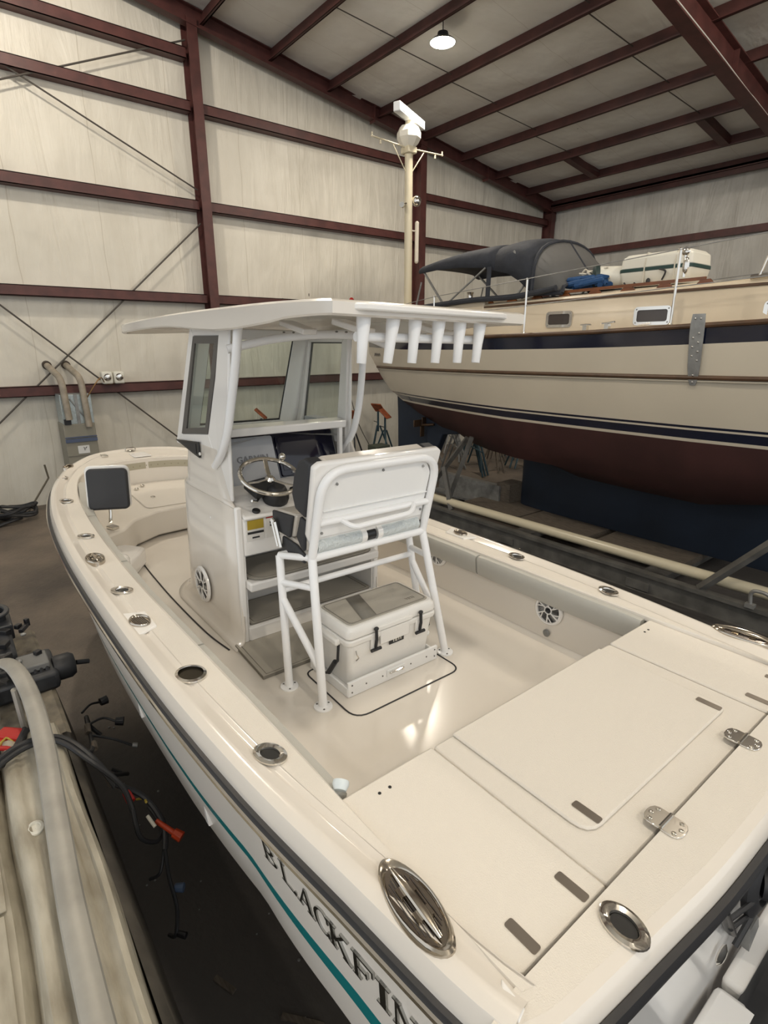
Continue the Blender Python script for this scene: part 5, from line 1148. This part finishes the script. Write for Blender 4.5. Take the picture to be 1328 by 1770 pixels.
m = MB(); m.tube(smooth_path([(-.15, .33, .06), (-.2, .36, .16), (-.1, .34, .2)]), .012, 6); m.tube(smooth_path([(.25, .32, .05), (.2, .36, .0), (.3, .35, -.03), (.4, .33, .06)]), .012, 6); m.ell((.05, .32, .06), (.03, .02, .04)); m.build('lashing', BLKR, lr)
bc_ = thing('barrel_case', (4.90, SY+.42, 4.05), 'round case with dark green end cap lying beside the life raft', 'case')
m = MB(); m.lathe([(.001, -.2), (.15, -.2), (.15, .17), (.001, .17)], (0, 0, .16), (-.75, -.65, 0), 20); m.build('case_body', OFFW, bc_)
m = MB(); m.lathe([(.001, 0), (.165, 0), (.165, .06), (.13, .085), (.001, .09)], (.13, .115, .16), (.75, .65, 0), 20); m.build('end_cap', mat('dark_green_cap', (.012, .03, .03), .5), bc_)
m = MB(); rr = random.Random(5)
for j in range(9): m.tube(smooth_path([(rr.uniform(-.32, .32), rr.uniform(-.12, .12), .04+.13*rr.random()) for k in range(4)], 4), .04, 7)
o = m.build('blue_cover', BLUER); o.location = (5.12, SY+.66, 4.03); tag(o, 'crumpled blue cloth cover between the dark dodger and the round case', 'cover')
m = MB()
for j in range(6): m.tube(smooth_path([(rr.uniform(-.28, .28), rr.uniform(-.1, .1), .02+.16*rr.random()) for k in range(5)], 4), .014, 6)
o = m.build('rope', OFFR); o.location = (5.05, SY+.50, 4.16); tag(o, 'tangle of off-white rope on top of the blue cover', 'rope')
# ---- trailer/cradle under the yacht ----
PYY = -7.2
t = thing('yacht_trailer', (0, 0, 0), 'steel yacht trailer with cream side pipe and grey beam beside the keel', 'trailer')
m = MB(); m.tube([(10.5, -7.06, .42), (-1, -7.34, .42)], .075, 16); m.build('side_pipe', PIPEC, t)
m = MB(); m.box(-1, 10.5, -7.10, -6.98, .26, .31); m.box(-1, 10.5, -7.06, -7.03, .02, .26); m.box(-1, 10.5, -7.10, -6.98, 0.0, .03); m.build('side_beam', GPAINT, t)
m = MB(); m.box(-1, 10.5, -6.98, -5.9, .0, .03); m.build('floor_track', BEAMP, t)
for x in (1.0, 3.3, 5.6, 7.9):
    m = MB(); m.box(x-.07, x+.07, -7.0, -10.2, .12, .24) if False else m.box(x-.16, x+.16, -10.2, -7.0, .05, .16); m.build('cross_beam', GPAINT, t)
for (x, y, z), (x2, y2, z2) in (((2.55, -7.08, .3), (1.72, -7.1, 1.30)), ((6.95, -7.08, .3), (7.4, -7.3, 1.0)), ((7.45, -7.5, .30), (7.0, -7.6, 1.6)), ((8.2, -7.6, .3), (7.2, -7.7, 1.55))):
    m = MB(); m.tube([(x, y, z), (x2, y2, z2)], .055, 4); m.build('support_arm', GPAINT, t)
m = MB(); m.tube(arcpts([(1.95, -7.0, .32), (1.98, -7.0, .52), (1.76, -7.0, .52), (1.74, -7.0, .30)], .09, 6), .022, 10); m.box(1.9, 2.0, -7.03, -6.96, .30, .35); m.build('tie_down_hoop', GALV, t)
for i, x in enumerate((3.1, 4.6, 6.0)):
    m = MB(); m.box(x-.0, x+1.35, -8.6+.0-.4, -7.85+.12*(i % 2), .16, .255); tag(m.build('keel_plank', WOODG), ['grey plank under the keel nearest the trailer arm', 'grey plank under the middle of the keel', 'grey plank under the aft corner of the keel'][i], 'plank')
m = MB(); m.box(6.9, 8.6, -8.5, -8.35, .2, .56); m.box(6.9, 8.6, -8.5, -8.1, .17, .21); tag(m.build('steel_channel', GALV), 'pale grey steel channel lying beyond the trailer behind the keel', 'channel')
m = MB(); m.box(6.68, 7.0, -8.85, -8.4, .16, .62); tag(m.build('timber_stack', WOODG), 'dark timber block against the aft edge of the keel', 'block')
# ---- boat stands ----
def stand(x, y, h, lab, padrot=0.3, mt=BLUEP):
    t = thing('boat_stand', (x, y, 0), lab, 'boat stand', 'boat stands along the far wall')
    for k in range(3):
        a = padrot+2*pi*k/3; m = MB(); m.tube([(.42*cos(a), .42*sin(a), .01), (.05*cos(a), .05*sin(a), h*.66)], .024, 8); m.build('leg', mt, t)
        a2 = a+2*pi/3; m = MB(); m.tube([(.26*cos(a), .26*sin(a), h*.27), (.26*cos(a2), .26*sin(a2), h*.27)], .012, 6); m.build('leg_brace', mt, t)
    m = MB(); m.tube([(0, 0, h*.55), (0, 0, h*.93)], .03, 10); m.build('post', mt, t)
    m = MB(); m.tube([(0, 0, h*.72), (.14, .05, h*.74)], .012, 6); m.build('screw_handle', ROD, t)
    m = MB(); Rm = Matrix.Rotation(padrot, 3, 'Z')@Matrix.Rotation(-.75, 3, 'Y'); m.obox((0, 0, h), (.36, .34, .04), Rm); m.build('pad', ORANGE, t, bevel=.03)
    return t
stand(12.3, -9.75, 1.38, 'blue boat stand with tilted orange pad, front of the pair by the yacht rudder', .5)
stand(12.75, -9.85, 1.50, 'blue boat stand with dark orange pad just behind its twin by the yacht rudder', 1.9)
stand(12.2, -8.6, 1.45, 'dark boat stand with brown-orange pad seen right of the console support tube', 2.6, GREYM)
stand(12.6, -6.1, 1.62, 'boat stand whose orange pad shows through the console windshield', 1.0)
m = MB(); m.tube(smooth_path([(13.0, -8.95, 2.3), (12.9, -9.25, 1.1), (12.6, -9.7, .05)]), .012, 6); tag(m.build('hanging_cable', ROD), 'thin dark cable hanging down the wall between the boat stands', 'cable')
m = MB(); m.box(12.0, 12.4, -9.7, -9.2, 0, .55); tag(m.build('green_crate', mat('dull_green', (.06, .07, .05), .7), bevel=.02), 'dull green crate behind the legs of the orange-padded boat stands', 'crate')
# stack of stands seen under the yacht
rr = random.Random(11); C5 = [BLUEP, GALV, GALV, BLUEP, WOODG]
for k in range(14):
    x = 9.5+.85*(k % 4)+rr.uniform(-.05, .05); y = -10.5-.85*(k//4)+rr.uniform(-.05, .05); h = rr.uniform(.9, 1.35)
    mt = C5[k % 5]; cn = ['blue', 'galvanised', 'galvanised', 'blue', 'rusty brown'][k % 5]
    t = thing('folded_boat_stand', (x, y, 0), 'jumbled %s boat stand in the pile seen under the yacht hull' % cn, 'boat stand', 'piled %s boat stands beyond the yacht' % cn)
    for j in range(4):
        a = rr.uniform(0, 6.28); b = a+rr.uniform(1.5, 4); r_ = .34
        m = MB(); m.tube([(r_*cos(a), r_*sin(a), .03), (r_*.5*cos(b), r_*.5*sin(b), h)], .026, 6); m.build('leg', mt, t)
    m = MB(); m.tube([(-.3, .1, h*.5), (.3, -.1, h*.55)], .022, 6); m.build('leg_brace', mt, t)
# ================= old boat in the left foreground =================
ob = thing('stripped_skiff', (0, 0, 0), 'stained cream gunwale and deck of an old stripped skiff in the bottom left corner', 'boat')
def obrow(pts): return pts
prof = [(-.26, .62), (-.205, 1.0), (-.195, 1.06), (-.182, 1.085), (-.160, 1.088), (-.150, 1.072), (-.12, 1.070), (-.105, 1.086), (-.045, 1.088), (-.03, 1.074), (.02, 1.072), (.035, 1.086), (.075, 1.084), (.095, 1.06), (.105, .96), (.12, .90), (.135, .92), (.16, .955), (.50, .965), (.95, .96)]
m = MB(); rows = []
NX = 60
for i in range(NX+1):
    x = -1.5+4.95*i/NX
    rows.append([Vector((x, y-.012*max(0, x-1.6)**1.3*0+.006*sin(x*5)+.02*(x > 3.2)*(x-3.2), z+.006*sin(x*3.1+y*20)-(.06*max(0, (x-3.1))**1 if x > 3.1 else 0))) for y, z in prof])
m.loft(rows, closed=False); m.build('gunwale', OLDG, ob, sharp=50)
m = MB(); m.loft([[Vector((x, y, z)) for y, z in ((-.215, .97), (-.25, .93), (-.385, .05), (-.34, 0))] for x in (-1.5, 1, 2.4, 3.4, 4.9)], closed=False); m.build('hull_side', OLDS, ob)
m = MB(); m.loft([[Vector((x, y, z+.003*sin(x*9))) for y, z in ((-.26, .98), (-.235, 1.0), (-.10, .99), (.12, .985), (.95, .985))] for x in (3.42, 3.7, 4.1, 4.5, 5.0)], closed=False); m.build('forward_deck', mat('grimy_beige_deck', (.24, .205, .15), .7, var=.5, vscale=7, c2=(.08, .07, .055)), ob)
m = MB(); m.box(2.35, 2.8, .17, .55, .965, .975); m.box(1.2, 2.33, .18, .55, .965, .972); m.build('deck_panel', OLDG, ob, bevel=.003)
m = MB(); m.lathe([(.022, 0), (.036, 0), (.036, .008), (.024, .012), (.022, .002)], (2.62, .015, 1.078), seg=18, sx=1.3); m.build('rail_eye', OFFW, ob)
m = MB(); m.lathe([(.001, 0), (.020, 0), (.001, .001)], (2.62, .015, 1.079), seg=14); m.build('eye_hole', HOLE, ob)
m = MB(); m.tube(smooth_path([(-.6, -.035, 1.17), (1.6, -.035, 1.19), (2.4, -.065, 1.21), (3.0, -.10, 1.24), (3.5, -.10, 1.27), (3.85, -.06, 1.29), (4.02, .01, 1.27), (4.02, .06, 1.18), (3.85, .09, 1.04), (3.8, .095, .99)], 6), .042, 12, flat=(.55, 1.15)); m.build('grab_rail', RAIL, ob)
m = MB(); m.tube([(3.62, -.04, .99), (3.66, -.03, 1.25)], .035, 8, flat=(1, .5)); m.build('rail_leg', RAIL, ob)
# engine block parts on the skiff
en = thing('engine_assembly', (0, 0, 0), 'black engine parts with round manifold flange lying on the skiff at the left edge', 'engine')
m = MB(); m.box(3.95, 4.35, -.30, .12, .99, 1.13); m.box(4.3, 5.0, -.10, .35, .99, 1.18); m.box(4.1, 4.7, -.05, .3, 1.0, 1.16); m.build('engine_block', GREYM, en, bevel=.03)
m = MB(); m.lathe([(.001, 0), (.085, 0), (.09, .015), (.09, .10), (.07, .13), (.001, .14)], (4.08, -.28, 1.08), (0, -1, 0), 20); [m.torus((4.08, -.17-.035*k, 1.08), .083, .012, (0, 1, 0), 20, 6) for k in range(3)]; m.tube([(4.08, -.42, 1.08), (4.10, -.50, 1.05)], .018, 8); m.build('starter_motor', BLKR, en)
m = MB(); m.box(4.02, 4.22, -.26, -.08, 1.13, 1.18); m.build('grey_cover', mat('dull_grey_cover', (.17, .17, .165), .5), en, bevel=.01)
m = MB(); m.lathe([(.06, -.12), (.075, -.1), (.075, .02), (.10, .03), (.10, .05), (.06, .05), (.055, -.1)], (4.85, -.02, 1.26), (-.2, -.1, 1), 20); m.box(4.7, 5.0, -.12, .06, 1.10, 1.22); m.build('manifold', GREYM, en, bevel=.008)
rr = random.Random(2)
for j in range(16):
    m = MB(); m.obox((rr.uniform(4.0, 4.75), rr.uniform(-.22, .15), rr.uniform(1.15, 1.22)), (rr.uniform(.03, .12), rr.uniform(.02, .06), rr.uniform(.02, .07)), Matrix.Rotation(rr.uniform(0, 3), 3, 'Z'))
    m.build('engine_fitting', BLK, en, bevel=.004)
for j in range(6):
    m = MB(); m.ell((rr.uniform(4.1, 4.7), rr.uniform(-.2, .1), rr.uniform(1.18, 1.20)), (.02, .02, .012), 8, 5); m.build('engine_bolt', GALV, en)
# wiring harness
wh_ = thing('wiring_harness', (0, 0, 0), 'black wiring harness draped across the skiff and hanging over its edge with red connectors', 'wiring')
def wpath(P, r, name='cable', mt=BLKR, seg=8): m = MB(); m.tube(smooth_path(P, 6), r, seg); return m.build(name, mt, wh_)
wpath([(3.05, .9, 1.0), (3.10, .35, 1.0), (3.20, .12, 1.11), (3.25, -.02, 1.13), (3.22, -.16, 1.12), (3.12, -.25, 1.08), (3.0, -.33, .98), (2.9, -.38, .88)], .018)
wpath([(3.0, .9, 1.0), (3.04, .35, 1.0), (3.15, .12, 1.11), (3.21, -.04, 1.13), (3.17, -.17, 1.12), (3.02, -.28, 1.04), (2.88, -.40, .90), (2.75, -.42, .80)], .015)
wpath([(3.1, -.25, 1.06), (3.2, -.32, .95), (3.45, -.36, .85), (3.7, -.38, .8), (3.88, -.40, .75), (3.95, -.42, .62), (3.9, -.47, .55)], .014)
wpath([(2.95, -.35, .95), (3.1, -.42, .8), (3.3, -.50, .62), (3.45, -.52, .5), (3.55, -.46, .5)], .012)
wpath([(3.7, -.38, .8), (3.75, -.48, .78), (3.72, -.55, .74)], .008); wpath([(3.9, -.38, .78), (4.0, -.45, .76), (4.05, -.52, .72)], .008); wpath([(3.5, -.37, .85), (3.45, -.48, .8), (3.42, -.58, .72)], .008)
wpath([(2.9, -.38, .9), (2.85, -.50, .78), (2.7, -.55, .68), (2.6, -.52, .6)], .016)
wpath([(2.75, -.42, .82), (2.66, -.42, .7), (2.66, -.5, .62), (2.75, -.55, .62), (2.85, -.52, .7)], .012)
wpath([(2.6, -.52, .6), (2.5, -.50, .5), (2.42, -.50, .38), (2.34, -.46, .30), (2.4, -.44, .25)], .010)
wpath([(2.62, -.52, .6), (2.55, -.47, .52), (2.58, -.42, .48)], .009)
def conn(p, q, r, mt, nm='connector'): m = MB(); m.tube([p, q], [r, r*1.15], 8); return m.build(nm, mt, wh_, bevel=.003)
conn((3.72, -.55, .74), (3.70, -.60, .73), .028, BLK); conn((4.05, -.52, .72), (4.06, -.57, .72), .03, BLK); conn((3.42, -.58, .72), (3.41, -.61, .71), .016, GALV)
conn((2.88, -.42, .84), (2.82, -.43, .81), .022, RED, 'red_connector'); conn((2.72, -.52, .70), (2.62, -.58, .66), .014, REDO, 'red_connector'); conn((2.62, -.58, .66), (2.58, -.61, .64), .026, REDO, 'red_connector')
conn((2.50, -.52, .42), (2.47, -.56, .42), .022, mat('slate_blue_plug', (.08, .12, .2), .5)); conn((2.34, -.47, .30), (2.30, -.50, .30), .016, BLK)
wpath([(2.80, -.50, .78), (2.86, -.50, .76), (2.9, -.47, .74)], .007, 'yellow_lead', YEL); wpath([(2.72, -.48, .76), (2.66, -.50, .72)], .01, 'pale_lead', OFFR)
for p, q in (((3.62, -.37, .86), (3.55, -.36, .84)), ((3.35, -.36, .90), (3.28, -.35, .9)), ((3.1, -.36, .86), (2.98, -.37, .84))): conn(p, q, .018, WOODG, 'tape_wrap')
rb = thing('red_cable_bundle', (0, 0, 0), 'bundle of red and yellow battery leads on the skiff deck at the left edge', 'wiring')
rr = random.Random(8)
for j, (mt, r) in enumerate(((RED, .028), (RED, .02), (BLKR, .02), (BLKR, .024), (YEL, .008), (BLKR, .014), (RED, .014), (YEL, .007))):
    P = [(3.35+rr.uniform(-.14, .16), -.02+.12*k*.8+rr.uniform(-.03, .03), 1.01+rr.uniform(0, .07)) for k in range(5)]
    m = MB(); m.tube(smooth_path(P, 5), r, 8); m.build('lead', mt, rb)
m = MB(); m.obox((3.5, .03, 1.05), (.16, .09, .05), Matrix.Rotation(.8, 3, 'Z')); m.build('fuse_block', RED, rb, bevel=.01)
# scraps on the floor
for k, (x, y, l, a) in enumerate(((1.75, -.86, .22, .7), (2.15, -.62, .14, .4))):
    m = MB(); m.obox((0, 0, .008), (l, .03, .012), Matrix.Rotation(a, 3, 'Z')); o = m.build('wood_scrap', WOODG); o.location = (x, y, 0); tag(o, ['thin dark stick on the dark floor between the boats, the longer one', 'short stick on the floor between the boats'][k], 'scrap')
m = MB(); rr = random.Random(4)
for j in range(40):
    x, y = rr.uniform(1.6, 5), rr.uniform(-1.6, -.45); s_ = rr.uniform(.004, .011); m.ell((x, y, s_*.5), (s_, s_, s_*.6), 6, 4)
tag(m.build('floor_debris', GALV), 'tiny pale chips scattered over the dark floor between the boats', 'debris', kind='stuff')

# ---- keep the hierarchy at thing > part > sub-part ----
def depth(o):
    d = 0
    while o.parent: o = o.parent; d += 1
    return d
for o in list(S.objects):
    while depth(o) > 2:
        gp = o.parent.parent; mw = o.matrix_basis.copy(); pl = o.parent.matrix_basis.copy(); o.parent = gp; o.matrix_basis = pl@mw
